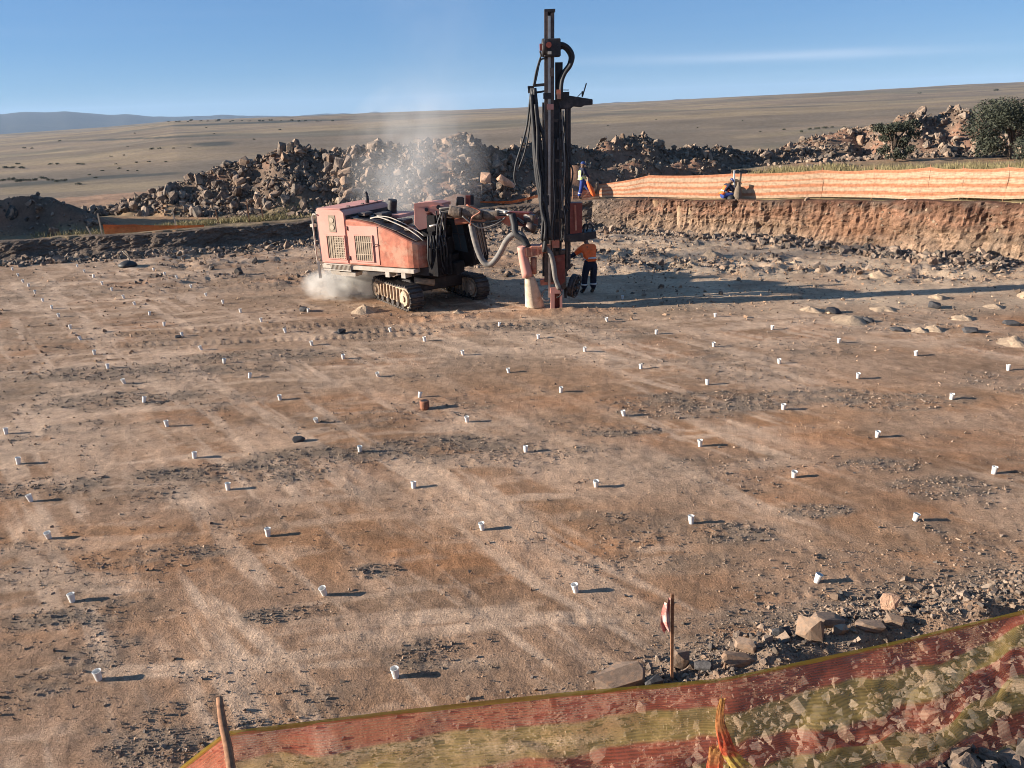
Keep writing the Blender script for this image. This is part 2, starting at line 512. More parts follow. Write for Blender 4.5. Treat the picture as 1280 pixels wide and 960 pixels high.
M['navy'] = mat('navy_work_cloth', m_plain((0.014, 0.017, 0.035), 0.9, 0.25, 15))
M['blue'] = mat('blue_work_cloth', m_plain((0.022, 0.045, 0.19), 0.9, 0.25, 15))
M['hiorange'] = mat('orange_hi_vis', m_plain((0.85, 0.16, 0.04), 0.85, 0.15, 12))
M['hiyellow'] = mat('yellow_hi_vis', m_plain((0.60, 0.70, 0.28), 0.85, 0.12, 12))
M['silver'] = mat('reflective_band', m_plain((0.55, 0.55, 0.54), 0.5, 0.1, 12))
M['greycloth'] = mat('grey_cloth', m_plain((0.24, 0.25, 0.27), 0.9, 0.2, 15))
M['olive'] = mat('olive_sack', m_plain((0.15, 0.115, 0.085), 0.95, 0.35, 9, bump=0.02))
M['helmet'] = mat('blue_helmet', m_plain((0.03, 0.05, 0.16), 0.35, 0.1, 9))
M['boot'] = mat('black_boot', m_plain((0.02, 0.018, 0.018), 0.7, 0.2, 9))
M['rust'] = mat('rusty_collar', m_plain((0.24, 0.105, 0.06), 0.9, 0.35, 25, bump=0.01))
M['bark'] = mat('bark', m_plain((0.09, 0.065, 0.048), 0.95, 0.3, 8))
M['flagcloth'] = mat('red_white_flag', m_plain((0.48, 0.12, 0.10), 0.9, 0.15, 10, dust=(0.6, 0.45, 0.4), dust_amt=(0.45, 0.56, 0.9)))


def m_leaf(c1, c2):
    def b(t, o):
        geo = nnode(t, 'ShaderNodeNewGeometry')
        c = mix(t, geo.outputs['Random Per Island'], c1, c2)
        b_ = bsdf(t, o, c, 0.7, spec=0.2)
        tr = nnode(t, 'ShaderNodeBsdfTranslucent')
        t.links.new(c, tr.inputs[0])
        ms = nnode(t, 'ShaderNodeMixShader')
        ms.inputs[0].default_value = 0.12
        t.links.new(b_.outputs[0], ms.inputs[1])
        t.links.new(tr.outputs[0], ms.inputs[2])
        t.links.new(ms.outputs[0], o.inputs['Surface'])
    return b


M['deep_black'] = mat('deep_black_paint', m_plain((0.010, 0.009, 0.010), 0.8, 0.5, 9, dust=(0.06, 0.045, 0.036), dust_amt=(0.56, 0.75, 0.5), spec=0.15))  # near-black, darker than the black steel; for upper works and cab
M['leaf'] = mat('thorn_tree_leaf', m_leaf((0.034, 0.040, 0.028), (0.078, 0.082, 0.056)))
M['bush'] = mat('veld_bush_leaf', m_leaf((0.045, 0.05, 0.033), (0.085, 0.085, 0.055)))
M['grass'] = mat('dry_grass', m_leaf((0.16, 0.135, 0.062), (0.32, 0.26, 0.13)))


def m_net(stripes, alpha, thread, edge_alpha=0.95, trans=0.35):
    """woven shade net: striped by height on the cloth (UV v), threads and gaps as fine alpha"""
    def b(t, o):
        uv = nnode(t, 'ShaderNodeUVMap', uv_map='UVMap')
        sp = nnode(t, 'ShaderNodeSeparateXYZ')
        t.links.new(uv.outputs[0], sp.inputs[0])
        wob = noise_tex(t, 3, 2, 0.5, uv.outputs[0])
        wv = nnode(t, 'ShaderNodeMath', operation='MULTIPLY_ADD')
        t.links.new(wob, wv.inputs[0])
        wv.inputs[1].default_value = 0.07
        t.links.new(sp.outputs['Y'], wv.inputs[2])
        cr = nnode(t, 'ShaderNodeValToRGB')
        cr.color_ramp.interpolation = 'EASE'
        els = cr.color_ramp.elements
        els[0].position, els[0].color = stripes[0][0], (*stripes[0][1], 1)
        els[1].position, els[1].color = stripes[-1][0], (*stripes[-1][1], 1)
        for p_, c_ in stripes[1:-1]:
            e_ = els.new(p_)
            e_.color = (*c_, 1)
        t.links.new(wv.outputs[0], cr.inputs[0])
        n1 = noise_tex(t, 9, 4, 0.6, uv.outputs[0])
        col = mix(t, 1, cr.outputs[0], ramp(t, n1, 0.3, 0.7, 0.8, 1.2), 'MULTIPLY')
        w1 = nnode(t, 'ShaderNodeTexWave', wave_type='BANDS', bands_direction='Y')
        w1.inputs['Scale'].default_value = thread
        w1.inputs['Distortion'].default_value = 1.2
        w1.inputs['Detail'].default_value = 1.0
        t.links.new(uv.outputs[0], w1.inputs['Vector'])
        al = mix(t, 1, ramp(t, w1.outputs['Fac'], 0.2, 0.8, alpha * 0.84, min(1, alpha * 1.16)), ramp(t, n1, 0.3, 0.7, 0.88, 1.12), 'MULTIPLY')
        df = nnode(t, 'ShaderNodeBsdfDiffuse')
        tl = nnode(t, 'ShaderNodeBsdfTranslucent')
        t.links.new(col, df.inputs[0])
        t.links.new(col, tl.inputs[0])
        m1 = nnode(t, 'ShaderNodeMixShader')
        m1.inputs[0].default_value = trans
        t.links.new(df.outputs[0], m1.inputs[1])
        t.links.new(tl.outputs[0], m1.inputs[2])
        tp = nnode(t, 'ShaderNodeBsdfTransparent')
        m2 = nnode(t, 'ShaderNodeMixShader')
        t.links.new(al, m2.inputs[0])
        t.links.new(tp.outputs[0], m2.inputs[1])
        t.links.new(m1.outputs[0], m2.inputs[2])
        t.links.new(m2.outputs[0], o.inputs['Surface'])
    return b


RED, YEL = (0.82, 0.23, 0.13), (0.80, 0.56, 0.19)
M['net'] = mat('red_yellow_net', m_net([(0.0, YEL), (0.03, YEL), (0.05, RED), (0.22, RED), (0.25, YEL), (0.42, YEL), (0.45, RED), (0.6, RED), (0.63, YEL), (0.8, YEL), (0.83, RED), (0.94, RED), (0.96, YEL), (1.0, YEL)], 0.52, 19, trans=0.5))
M['netbunch'] = mat('bunched_net', m_net([(0.0, (0.46, 0.27, 0.08)), (0.4, (0.48, 0.2, 0.08)), (0.55, (0.5, 0.1, 0.05)), (0.7, (0.5, 0.1, 0.05)), (0.75, (0.48, 0.34, 0.09)), (1, (0.48, 0.34, 0.09))], 0.7, 5))
M['netedge'] = mat('yellow_net_edge', m_net([(0, (0.42, 0.3, 0.05)), (1, (0.42, 0.3, 0.05))], 0.8, 11))
CR, OR = (0.57, 0.385, 0.255), (0.52, 0.22, 0.12)
M['screen'] = mat('orange_screen_net', m_net([(0.0, CR), (0.06, OR), (0.12, OR), (0.17, CR), (0.3, CR), (0.36, OR), (0.42, CR), (0.5, CR), (0.56, OR), (0.62, OR), (0.68, CR), (0.78, CR), (0.82, OR), (0.9, OR), (0.94, CR), (1, CR)], 0.92, 6, trans=0.3))
M['tape'] = mat('orange_barrier_mesh', m_net([(0, (0.55, 0.12, 0.03)), (1, (0.6, 0.16, 0.05))], 0.85, 6))


# ------------------------------------------------------------------ object helpers
def tag(o, label=None, cat=None, group=None, kind=None):
    if label:
        o['label'] = label
    if cat:
        o['category'] = cat
    if group:
        o['group'] = group
    if kind:
        o['kind'] = kind
    return o


def empty(name, loc, label, cat, group=None):
    o = bpy.data.objects.new(name, None)
    COL.objects.link(o)
    o.location = loc
    return tag(o, label, cat, group)


def link_mesh(name, me, m, parent=None, loc=None):
    o = bpy.data.objects.new(name, me)
    if m is not None and not me.materials:
        me.materials.append(m)
    COL.objects.link(o)
    if parent is not None:
        o.parent = parent
    if loc is not None:
        o.location = loc
    return o


def np_mesh(name, V, T, smooth=False, col=None, uv=None):
    """V (n,3), T (m,3 or 4)"""
    me = bpy.data.meshes.new(name)
    V = np.asarray(V, np.float32)
    T = np.asarray(T, np.int32)
    k = T.shape[1]
    me.vertices.add(len(V))
    me.vertices.foreach_set('co', V.ravel())
    me.loops.add(T.size)
    me.loops.foreach_set('vertex_index', T.ravel())
    me.polygons.add(len(T))
    me.polygons.foreach_set('loop_start', np.arange(0, T.size, k, dtype=np.int32))
    try:
        me.polygons.foreach_set('loop_total', np.full(len(T), k, np.int32))
    except Exception:
        pass
    me.polygons.foreach_set('use_smooth', np.full(len(T), smooth))
    if col is not None:
        a = me.attributes.new('col', 'FLOAT_COLOR', 'POINT')
        a.data.foreach_set('color', np.concatenate([col, np.ones((len(col), 1))], 1).astype(np.float32).ravel())
    if uv is not None:
        u = me.uv_layers.new(name='UVMap')
        u.data.foreach_set('uv', np.asarray(uv, np.float32)[T.ravel()].ravel())
    me.update(calc_edges=True)
    return me


def catmull(pts, n=8):
    pts = [Vector(p) for p in pts]
    if len(pts) < 3:
        return pts
    q = [pts[0] * 2 - pts[1]] + pts + [pts[-1] * 2 - pts[-2]]
    out = []
    for i in range(1, len(q) - 2):
        p0, p1, p2, p3 = q[i - 1:i + 3]
        for k in range(n):
            t = k / n
            out.append(0.5 * ((2 * p1) + (p2 - p0) * t + (2 * p0 - 5 * p1 + 4 * p2 - p3) * t * t + (3 * p1 - p0 - 3 * p2 + p3) * t ** 3))
    out.append(pts[-1])
    return out


class MB:
    def __init__(self):
        self.bm = bmesh.new()

    def hull8(self, a, b):
        """two quads of four points each -> closed box"""
        va = [self.bm.verts.new(p) for p in a]
        vb = [self.bm.verts.new(p) for p in b]
        n = len(a)
        self.bm.faces.new(va)
        self.bm.faces.new(vb[::-1])
        for i in range(n):
            self.bm.faces.new((va[i], vb[i], vb[(i + 1) % n], va[(i + 1) % n]))
        return self

    def prism(self, poly, d):
        d = Vector(d)
        return self.hull8([Vector(p) for p in poly], [Vector(p) + d for p in poly])

    def box(self, c, sx, sy, sz, ax=(1, 0, 0), ay=(0, 1, 0), az=(0, 0, 1)):
        c, ax, ay, az = Vector(c), Vector(ax) * sx / 2, Vector(ay) * sy / 2, Vector(az) * sz / 2
        return self.hull8([c - ax - ay - az, c + ax - ay - az, c + ax + ay - az, c - ax + ay - az], [c - ax - ay + az, c + ax - ay + az, c + ax + ay + az, c - ax + ay + az])

    def bar(self, p, q, w_, h_, up=(0, 0, 1)):
        p, q = Vector(p), Vector(q)
        d = (q - p).normalized()
        up = Vector(up)
        if abs(d.dot(up)) > 0.95:
            up = Vector((0, 1, 0))
        s = d.cross(up).normalized() * w_ / 2
        u = s.cross(d).normalized() * h_ / 2
        return self.hull8([p - s - u, p + s - u, p + s + u, p - s + u], [q - s - u, q + s - u, q + s + u, q - s + u])

    def tube(self, pts, r, seg=8, smooth=6, caps=True):
        pts = catmull(pts, smooth) if len(pts) > 2 and smooth else [Vector(p) for p in pts]
        n = len(pts)
        rs = r if isinstance(r, (list, tuple)) else [r] * n
        if len(rs) != n:
            rs = list(np.interp(np.linspace(0, 1, n), np.linspace(0, 1, len(rs)), rs))
        rings, ref = [], None
        for i, p in enumerate(pts):
            d = (pts[min(i + 1, n - 1)] - pts[max(i - 1, 0)]).normalized()
            if ref is None:
                ref = d.orthogonal().normalized()
            ref = (ref - d * ref.dot(d)).normalized()
            b_ = d.cross(ref)
            rings.append([self.bm.verts.new(p + (ref * math.cos(2 * math.pi * k / seg) + b_ * math.sin(2 * math.pi * k / seg)) * rs[i]) for k in range(seg)])
        for a, b in zip(rings, rings[1:]):
            for k in range(seg):
                f = self.bm.faces.new((a[k], a[(k + 1) % seg], b[(k + 1) % seg], b[k]))
                f.smooth = True
        if caps:
            self.bm.faces.new(rings[0][::-1])
            self.bm.faces.new(rings[-1])
        return self

    def cyl(self, p, q, r, seg=14):
        return self.tube([p, q], r, seg, 0)

    def build(self, name, m, parent=None, origin=None, bevel=0.0, world=True):
        bmesh.ops.recalc_face_normals(self.bm, faces=self.bm.faces)
        if bevel:
            es = [e for e in self.bm.edges if len(e.link_faces) == 2 and e.calc_face_angle(0) > 0.6]
            bmesh.ops.bevel(self.bm, geom=es, offset=bevel, segments=1, affect='EDGES', clamp_overlap=True)
        off = Vector((0, 0, 0))
        if origin is not None:
            off = Vector(origin)
        elif parent is not None and world:
            root = parent
            while root.parent is not None:
                root = root.parent
            off = Vector(root.location)
        for v in self.bm.verts:
            v.co -= off
        me = bpy.data.meshes.new(name)
        self.bm.to_mesh(me)
        self.bm.free()
        return link_mesh(name, me, m, parent, loc=origin if origin is not None and parent is None else None)


ONES = 'zeroth first second third fourth fifth sixth seventh eighth ninth tenth eleventh twelfth thirteenth fourteenth fifteenth sixteenth seventeenth eighteenth nineteenth'.split()


def nth(k):
    if k < 20:
        return ONES[k]
    t_ = {2: 'twenty', 3: 'thirty', 4: 'forty', 5: 'fifty'}[k // 10]
    return t_[:-1] + 'ieth' if k % 10 == 0 else t_ + '-' + ONES[k % 10]


def hz(x, y):
    return float(heights(np.array([x]), np.array([y]))[0][0])


def hz_many(X, Y):
    return heights(X, Y)[0]


# ------------------------------------------------------------------ ground: one sheet from the camera to the horizon
azs = np.concatenate([np.radians(np.arange(-180, -44, 4.0)), np.radians(np.arange(-44, 44, 0.155)), np.radians(np.arange(44, 180, 4.0))])
rr = [0.4, 1.0, 1.6, 2.2, 2.6]
r_ = 2.9
while r_ < 15:
    rr.append(r_)
    r_ *= 1.0062
while r_ < 60:
    rr.append(r_)
    r_ *= 1.0068
while r_ < 13000:
    rr.append(r_)
    r_ *= 1.028
rr = np.array(rr)
RRg, AAg = np.meshgrid(rr, azs, indexing='ij')
X, Y = (RRg * np.sin(AAg)).ravel(), (RRg * np.cos(AAg)).ravel()
Z, sdw, whh, ee, gg, rgh = heights(X, Y)


def lerp(a, b, t):
    return a * (1 - t[:, None]) + np.asarray(b)[None, :] * t[:, None]


def ground_colour(X, Y, Z, sdw, ee, gg, rgh):
    r = np.hypot(X, Y)
    n = fbm(X / 5, Y / 2.2, 4, 101)
    base = lerp(np.tile(np.array([[0.310, 0.166, 0.088]]), (len(X), 1)), (0.295, 0.182, 0.115), sstep(0.40, 0.60, n))
    base = lerp(base, (0.315, 0.22, 0.15), sstep(11, 19, Y - 0.25 * X) * 0.75)
    base = lerp(base, (0.35, 0.165, 0.078), sstep(0.54, 0.70, fbm(X / 2.6, Y / 1.4, 4, 111)) * 0.45)
    base = lerp(base, (0.21, 0.13, 0.08), sstep(0.52, 0.66, fbm(X / 1.6, Y / 0.5, 5, 115)) * 0.55)
    base = lerp(base, (0.54, 0.38, 0.265), m_pale(X, Y) * 0.72)
    base = lerp(base, (0.20, 0.15, 0.11), gg * (1 - sstep(0.3, 0.7, ee)) * (0.25 + 0.65 * sstep(0.38, 0.62, fbm(X / 0.4, Y / 0.18, 3, 121))))
    base = lerp(base, (0.25, 0.165, 0.11), sstep(0.3, 0.7, ee))
    dust = sstep(20.0, 22.5, Y + 0.12 * X - 0.0) * sstep(0, 4, X)
    base = lerp(base, (0.44, 0.325, 0.225), dust * (0.45 + 0.5 * sstep(0.35, 0.6, fbm(X / 1.4, Y / 0.8, 4, 131))))
    base = lerp(base, (0.20, 0.165, 0.14), rgh * sstep(0.5, 0.62, fbm(X / 0.9, Y / 0.5, 4, 15, 0.6)) * 0.6)
    base = lerp(base, (0.38, 0.21, 0.12), np.exp(-((Y - 20.75 - 0.06 * X) / 0.35) ** 2) * sstep(-4, -2, X) * (1 - sstep(3, 4, X)) * 0.7)
    # outside
    o = lerp(np.tile(np.array([[0.21, 0.155, 0.095]]), (len(X), 1)), (0.30, 0.175, 0.10), sstep(0.4, 0.65, fbm(X / 4, Y / 1.5, 4, 141)))
    o = lerp(o, (0.25, 0.20, 0.10), sstep(6, 10, X) * (1 - sstep(44, 50, r)) * 0.85)
    o = lerp(o, (0.30, 0.185, 0.12), sstep(44, 60, r) * (1 - sstep(120, 230, r)) * 0.9)
    veld = lerp(np.tile(np.array([[0.225, 0.165, 0.112]]), (len(X), 1)), (0.17, 0.132, 0.095), sstep(0.38, 0.62, fbm(X / 260, Y / 90, 5, 151, 0.6)))
    veld = lerp(veld, (0.27, 0.20, 0.12), sstep(0.48, 0.64, fbm(X / 180 + 9, Y / 60, 5, 161, 0.6)) * 0.8)
    veld = lerp(veld, (0.10, 0.098, 0.075), sstep(0.54, 0.66, fbm(X / 150, Y / 120, 5, 171, 0.6)) * 0.5)
    o = lerp(o, (1, 1, 1), np.zeros(len(X)))
    t = sstep(120, 230, r)[:, None]
    o = o * (1 - t) + veld * t
    o = lerp(o, (0.035, 0.042, 0.045), sstep(4200, 5600, r))
    for px, py, rx_, ry_ in [(268, 180, 24, 2.2), (60, 157, 90, 3), (330, 153, 110, 1.2), (40, 230, 60, 2.5), (200, 172, 90, 1.0), (160, 220, 60, 1.5)]:
        q = P(px, py, 100) - Vector((0, 0, H))
        ca, ce = math.atan2(q.x, q.y), q.z / math.hypot(q.x, q.y)
        d_ = ((np.arctan2(X, Y) - ca) * F / rx_) ** 2 + (((Z - H) / np.maximum(r, 1) - ce) * F / ry_) ** 2
        o = lerp(o, (0.05, 0.055, 0.05), np.where(r > 110, (1 - sstep(0.4, 1.3, d_ + 1.2 * (fbm(X / 30, Y / 60, 3, 181) - 0.5))) * 0.8, 0))
    # waste rock under the rubble
    pile = np.zeros(len(X))
    near = r < 75
    for pts, cz, sl in RIDGES:
        dd, _, z = polydist(X, Y, pts, cz)
        pile = np.maximum(pile, np.where(near, 1 - sstep(0.6, 1.0, dd * sl / np.maximum(z - 0.7, 0.3)), 0))
    o = lerp(o, (0.135, 0.095, 0.07), pile)
    o = lerp(o, (0.21, 0.12, 0.08), pile * sstep(0.45, 0.6, fbm(X / 2.5, Y / 2.5, 3, 191)))
    inside = (sdw < 0.28)[:, None]
    return np.where(inside, base, o)


C = ground_colour(X, Y, Z, sdw, ee, gg, rgh)
nr, na = RRg.shape
ii, jj = np.meshgrid(np.arange(nr - 1), np.arange(na), indexing='ij')
j2 = (jj + 1) % na
Q = np.stack([ii * na + jj, (ii + 1) * na + jj, (ii + 1) * na + j2, ii * na + j2], -1).reshape(-1, 4)[:, ::-1]
Vg = np.stack([X, Y, Z], 1)
cidx = len(Vg)
ground = link_mesh('ground', np_mesh('ground', Vg, Q, True, C), M['ground'])
tag(ground, kind='structure')

# ------------------------------------------------------------------ pit wall
ws, acc = [], 0.0
for i in range(len(WALL) - 1):
    a, b = Vector(WALL[i]), Vector(WALL[i + 1])
    L = (b - a).length
    step = 0.075 if -24 < (a.x + b.x) / 2 < 22 else 0.5
    n = max(2, int(L / step))
    for k in range(n):
        t = k / n
        ws.append((a.x + (b.x - a.x) * t, a.y + (b.y - a.y) * t, WALLH[i] + (WALLH[i + 1] - WALLH[i]) * t, acc + L * t, i))
    acc += L
ws = np.array(ws)
# outward normal smoothed along the line
tx, ty = np.gradient(ws[:, 0]), np.gradient(ws[:, 1])
for arr in (tx, ty):
    kk = np.ones(15) / 15
    arr[:] = np.convolve(np.pad(arr, 7, 'edge'), kk, 'valid')
ln = np.hypot(tx, ty)
nx_, ny_ = -ty / ln, tx / ln
NR = 34
vs = np.linspace(0, 1, NR)
Sg, Vv = np.meshgrid(ws[:, 3], vs, indexing='ij')
wx, wy, wh_ = (np.repeat(ws[:, c][:, None], NR, 1) for c in (0, 1, 2))
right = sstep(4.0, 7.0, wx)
prof = np.interp(vs, [0, 0.14, 0.3, 0.9, 1.0], [-0.55, -0.22, -0.02, 0.22, 0.62])
prz = np.interp(vs, [0, 0.14, 0.3, 0.9, 1.0], [-0.12, 0.12, 0.32, 1.0, 1.03])
off = np.repeat(prof[None, :], len(ws), 0)
zz = prz[None, :] * wh_
rib = ((np.abs(fbm(Sg / 0.34, zz / 1.6, 3, 201, 0.6) - 0.5) * 2) ** 0.8 * -0.15 + 0.04 + (fbm(Sg / 0.16, zz / 0.45, 3, 203, 0.6) - 0.5) * 0.24 * (0.5 + fbm(Sg / 1.5, zz / 0.6, 2, 207))) * right + (fbm(Sg / 0.7, zz / 0.3, 5, 211, 0.7) - 0.5) * (0.36 + 0.14 * (1 - right))
big = (fbm(Sg / 2.8, zz / 2.5, 4, 221, 0.6) - 0.5) * 0.9
off = off + (rib * np.interp(Vv, [0, 0.1, 0.85, 1], [1.2, 1, 0.9, 0.5]) + big) - 0.12
zz = zz + np.where(Vv > 0.8, (fbm(Sg / 1.2, Vv * 0, 3, 231) - 0.5) * 0.16, 0) + (fbm(Sg / 0.5, Vv * 3, 3, 241) - 0.5) * 0.14 * np.exp(-Vv / 0.2)
zz = np.where(Vv > 0.97, zz - 0.22, zz)
WX = wx + nx_[:, None] * off
WY = wy + ny_[:, None] * off
nc = fbm(Sg / 1.1, zz / 0.35, 4, 251)
cw = np.zeros((WX.size, 3))
vf = (Vv + (nc - 0.5) * 0.35).ravel()
rt = right.ravel()
tan_ = np.array([0.235, 0.168, 0.115])
cw[:] = tan_
cw = lerp(cw, (0.205, 0.115, 0.075), np.exp(-((vf - 0.66) / 0.17) ** 2) * 0.85)
lay = fbm(Sg / 2.5, zz / 0.09, 4, 271).ravel()
cw = cw * (0.72 + 0.56 * sstep(0.35, 0.65, lay))[:, None]
cw = lerp(cw, (0.10, 0.052, 0.036), sstep(0.68, 0.86, vf) * 0.9)
cw = lerp(cw, (0.16, 0.13, 0.1), sstep(0.55, 0.7, fbm(Sg / 0.5, zz / 0.25, 3, 261)).ravel() * 0.5)
cw = lerp(cw, (0.27, 0.15, 0.09), np.exp(-((ws[:, 3][:, None] - (ws[np.argmin(np.hypot(ws[:, 0] - 13.4, ws[:, 1] - 29.8)), 3]) + Vv * 0) / 2.2) ** 2).ravel() * (1 - sstep(0.5, 0.8, vf)) * 0.7)
cw = lerp(cw, (0.34, 0.26, 0.185), (1 - sstep(0.05, 0.3, vf)) * 0.5)
dark = np.array([0.12, 0.09, 0.07])  # left stretch of wall darker: its shaded side is put into the colour
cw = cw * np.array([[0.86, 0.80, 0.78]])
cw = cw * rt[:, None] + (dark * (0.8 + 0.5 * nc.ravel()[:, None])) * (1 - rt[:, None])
n_s = len(ws)
ii, jj = np.meshgrid(np.arange(n_s - 1), np.arange(NR - 1), indexing='ij')
Qw = np.stack([ii * NR + jj, (ii + 1) * NR + jj, (ii + 1) * NR + jj + 1, ii * NR + jj + 1], -1).reshape(-1, 4)
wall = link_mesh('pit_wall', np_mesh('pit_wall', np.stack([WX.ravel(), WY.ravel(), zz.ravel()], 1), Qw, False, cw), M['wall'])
tag(wall, kind='structure')


# ------------------------------------------------------------------ rocks
def rock_template(npts, seed, flat=0.75):
    rg = random.Random(seed)
    bm = bmesh.new()
    for _ in range(npts):
        v = Vector((rg.uniform(-1, 1), rg.uniform(-1, 1), rg.uniform(-1, 1)))
        m_ = max(abs(v.x), abs(v.y), abs(v.z))
        l_ = v.length
        v = v / (0.55 * m_ + 0.45 * l_) * rg.uniform(0.8, 1)
        bm.verts.new((v.x, v.y * rg.uniform(0.75, 1), v.z * flat))
    r = bmesh.ops.convex_hull(bm, input=bm.verts)
    bmesh.ops.delete(bm, geom=list({g for g in r['geom_interior'] + r['geom_unused'] if isinstance(g, bmesh.types.BMVert)}), context='VERTS')
    bmesh.ops.triangulate(bm, faces=bm.faces)
    bm.verts.index_update()
    V = np.array([v.co for v in bm.verts])
    T = np.array([[v.index for v in f.verts] for f in bm.faces])
    bm.free()
    return V * 0.55, T


PEB = [rock_template(6, 100 + i) for i in range(12)]
RUB = [rock_template(13, 200 + i) for i in range(14)]
BIG = [rock_template(22, 300 + i) for i in range(14)]


def rotmats(n, tilt=1.0):
    q = RNG.normal(size=(n, 4))
    q[:, 1:3] *= tilt
    q /= np.linalg.norm(q, axis=1)[:, None]
    w_, x, y, z = q.T
    return np.stack([np.stack([1 - 2 * (y * y + z * z), 2 * (x * y - z * w_), 2 * (x * z + y * w_)], -1),
                     np.stack([2 * (x * y + z * w_), 1 - 2 * (x * x + z * z), 2 * (y * z - x * w_)], -1),
                     np.stack([2 * (x * z - y * w_), 2 * (y * z + x * w_), 1 - 2 * (x * x + y * y)], -1)], 1)


def stones(name, pos, size, templates, m, tilt=1.0, aspect=0.35):
    Vs, Ts, base = [], [], 0
    which = RNG.integers(0, len(templates), len(pos))
    for k, (V, T) in enumerate(templates):
        idx = np.where(which == k)[0]
        if not len(idx):
            continue
        n = len(idx)
        sc = size[idx][:, None] * RNG.uniform(1 - aspect, 1 + aspect, (n, 3))
        vv = V[None] * sc[:, None, :]
        vv = np.einsum('nij,nkj->nki', rotmats(n, tilt), vv) + pos[idx][:, None, :]
        Vs.append(vv.reshape(-1, 3))
        Ts.append((T[None] + (base + np.arange(n) * len(V))[:, None, None]).reshape(-1, 3))
        base += n * len(V)
    o = link_mesh(name, np_mesh(name, np.concatenate(Vs), np.concatenate(Ts)), m)
    return o


# gravel over the pit floor (nobody could count it)
def sample_floor(n, r0, r1, az0=-38, az1=38, power=1.0):
    r = r0 * (r1 / r0) ** (RNG.random(n) ** power)
    a = np.radians(RNG.uniform(az0, az1, n))
    return r * np.sin(a), r * np.cos(a), r


gx, gy, gr = sample_floor(900000, 4.2, 25, -50, 50)
gm = m_gravel(gx, gy)
d_, s_, _ = polydist(gx, gy, WALL, WALLH)
keep = (RNG.random(len(gx)) < gm ** 2.0 * 0.42 * (0.35 + 0.9 * fbm(gx / 0.35, gy / 0.2, 3, 333)) + 0.004) & (d_ * s_ < -0.3)
gx, gy, gr = gx[keep][:75000], gy[keep][:75000], gr[keep][:75000]
gs = np.clip(RNG.lognormal(0, 0.45, len(gx)) * (0.0085 + 0.00115 * gr), 0.006, 0.06)
gz = hz_many(gx, gy) + gs * 0.12
o = stones('gravel', np.stack([gx, gy, gz], 1), gs, PEB, M['gravel'])
tag(o, 'loose dark grey gravel scattered in bands over the brown pit floor', 'gravel', kind='stuff')

gx, gy, gr = sample_floor(60000, 4.2, 22, -50, 50)
d_, s_, _ = polydist(gx, gy, WALL, WALLH)
keep = (d_ * s_ < -0.3) & (RNG.random(len(gx)) < 0.02 + 0.7 * sstep(0.5, 0.72, fbm(gx / 0.8, gy / 0.4, 3, 337)))
gx, gy, gr = gx[keep], gy[keep], gr[keep]
gs = np.clip(RNG.lognormal(0, 0.5, len(gx)) * (0.007 + 0.001 * gr), 0.005, 0.06)
o = stones('pebbles', np.stack([gx, gy, hz_many(gx, gy) + gs * 0.1], 1), gs, PEB, M['pebble'])
tag(o, 'small brown pebbles lying loose all over the pit floor', 'pebbles', kind='stuff')

fx, fy, fr = sample_floor(70000, 20, 37, -38, 38)
_, sd2, _, _, _, rg2 = heights(fx, fy)
keep = (RNG.random(len(fx)) < 0.08 + 0.5 * rg2) & (sd2 < -0.3)
fx, fy = fx[keep], fy[keep]
fs = np.clip(RNG.lognormal(0, 0.5, len(fx)) * 0.042, 0.02, 0.14)
o = stones('pebbles', np.stack([fx, fy, hz_many(fx, fy) + fs * 0.12], 1), fs, PEB, M['pebble'])
tag(o, 'small stones littering the rough floor before the pit wall', 'pebbles', kind='stuff')

# loose broken rock on the rim and the slope under the near net
n = 95000
bx, by = RNG.uniform(-2.2, 10.5, n), RNG.uniform(2.6, 9.4, n)
be = rim_e(bx, by)
dens = np.exp(-((be + 0.08) / 0.40) ** 2) * (0.12 + 0.88 * sstep(0.3, 2, bx)) + sstep(0.3, 0.8, be) * 0.4
keep = (RNG.random(n) < dens) & (be > -1.2)
bx, by, be = bx[keep], by[keep], be[keep]
bs = np.clip(RNG.lognormal(0, 0.55, len(bx)) * (0.025 + 0.034 * sstep(0.4, 1, be)), 0.014, 0.18)
k = bs < 0.05
o = stones('gravel', np.stack([bx[k], by[k], hz_many(bx[k], by[k]) + bs[k] * 0.14], 1), bs[k], PEB, M['gravel'], aspect=0.4)
tag(o, 'dark broken gravel heaped along the near rim of the pit', 'gravel', kind='stuff')
k = ~k
bx, by, bs = bx[k], by[k], bs[k]
o = stones('rubble', np.stack([bx, by, hz_many(bx, by) + bs * 0.12], 1), bs, RUB, M['rubble'], aspect=0.4)
tag(o, 'broken rock strewn along the near rim and under the netting', 'rubble', kind='stuff')

# rubble on the floor at the foot of the pit wall and on the rough ground behind the rig
px_, py_, ps_ = [], [], []
wi = RNG.integers(0, n_s, 16000)
wsel = ws[wi]
dd = RNG.normal(-0.75, 0.35, 16000) - 0.25 * RNG.exponential(1, 16000)
ok = (wsel[:, 0] > -26) & (wsel[:, 0] < 20) & (dd < 0.05) & (RNG.random(16000) < 0.22 + 0.5 * sstep(8, 16, wsel[:, 0]) + 0.25 * (1 - sstep(-12, -6, wsel[:, 0])))
tx_, ty_ = wsel[ok, 0] + nx_[wi[ok]] * dd[ok], wsel[ok, 1] + ny_[wi[ok]] * dd[ok]
ts_ = np.clip(RNG.lognormal(0, 0.5, len(tx_)) * 0.13, 0.05, 0.42)
nw = 2600
a_, b_ = RNG.integers(0, n_s, nw), RNG.integers(1, NR - 3, nw)
kp = (WX[a_, b_] > 3) & (WX[a_, b_] < 21) & (RNG.random(nw) < 0.9 - 0.5 * (b_ / NR))
a_, b_ = a_[kp], b_[kp]
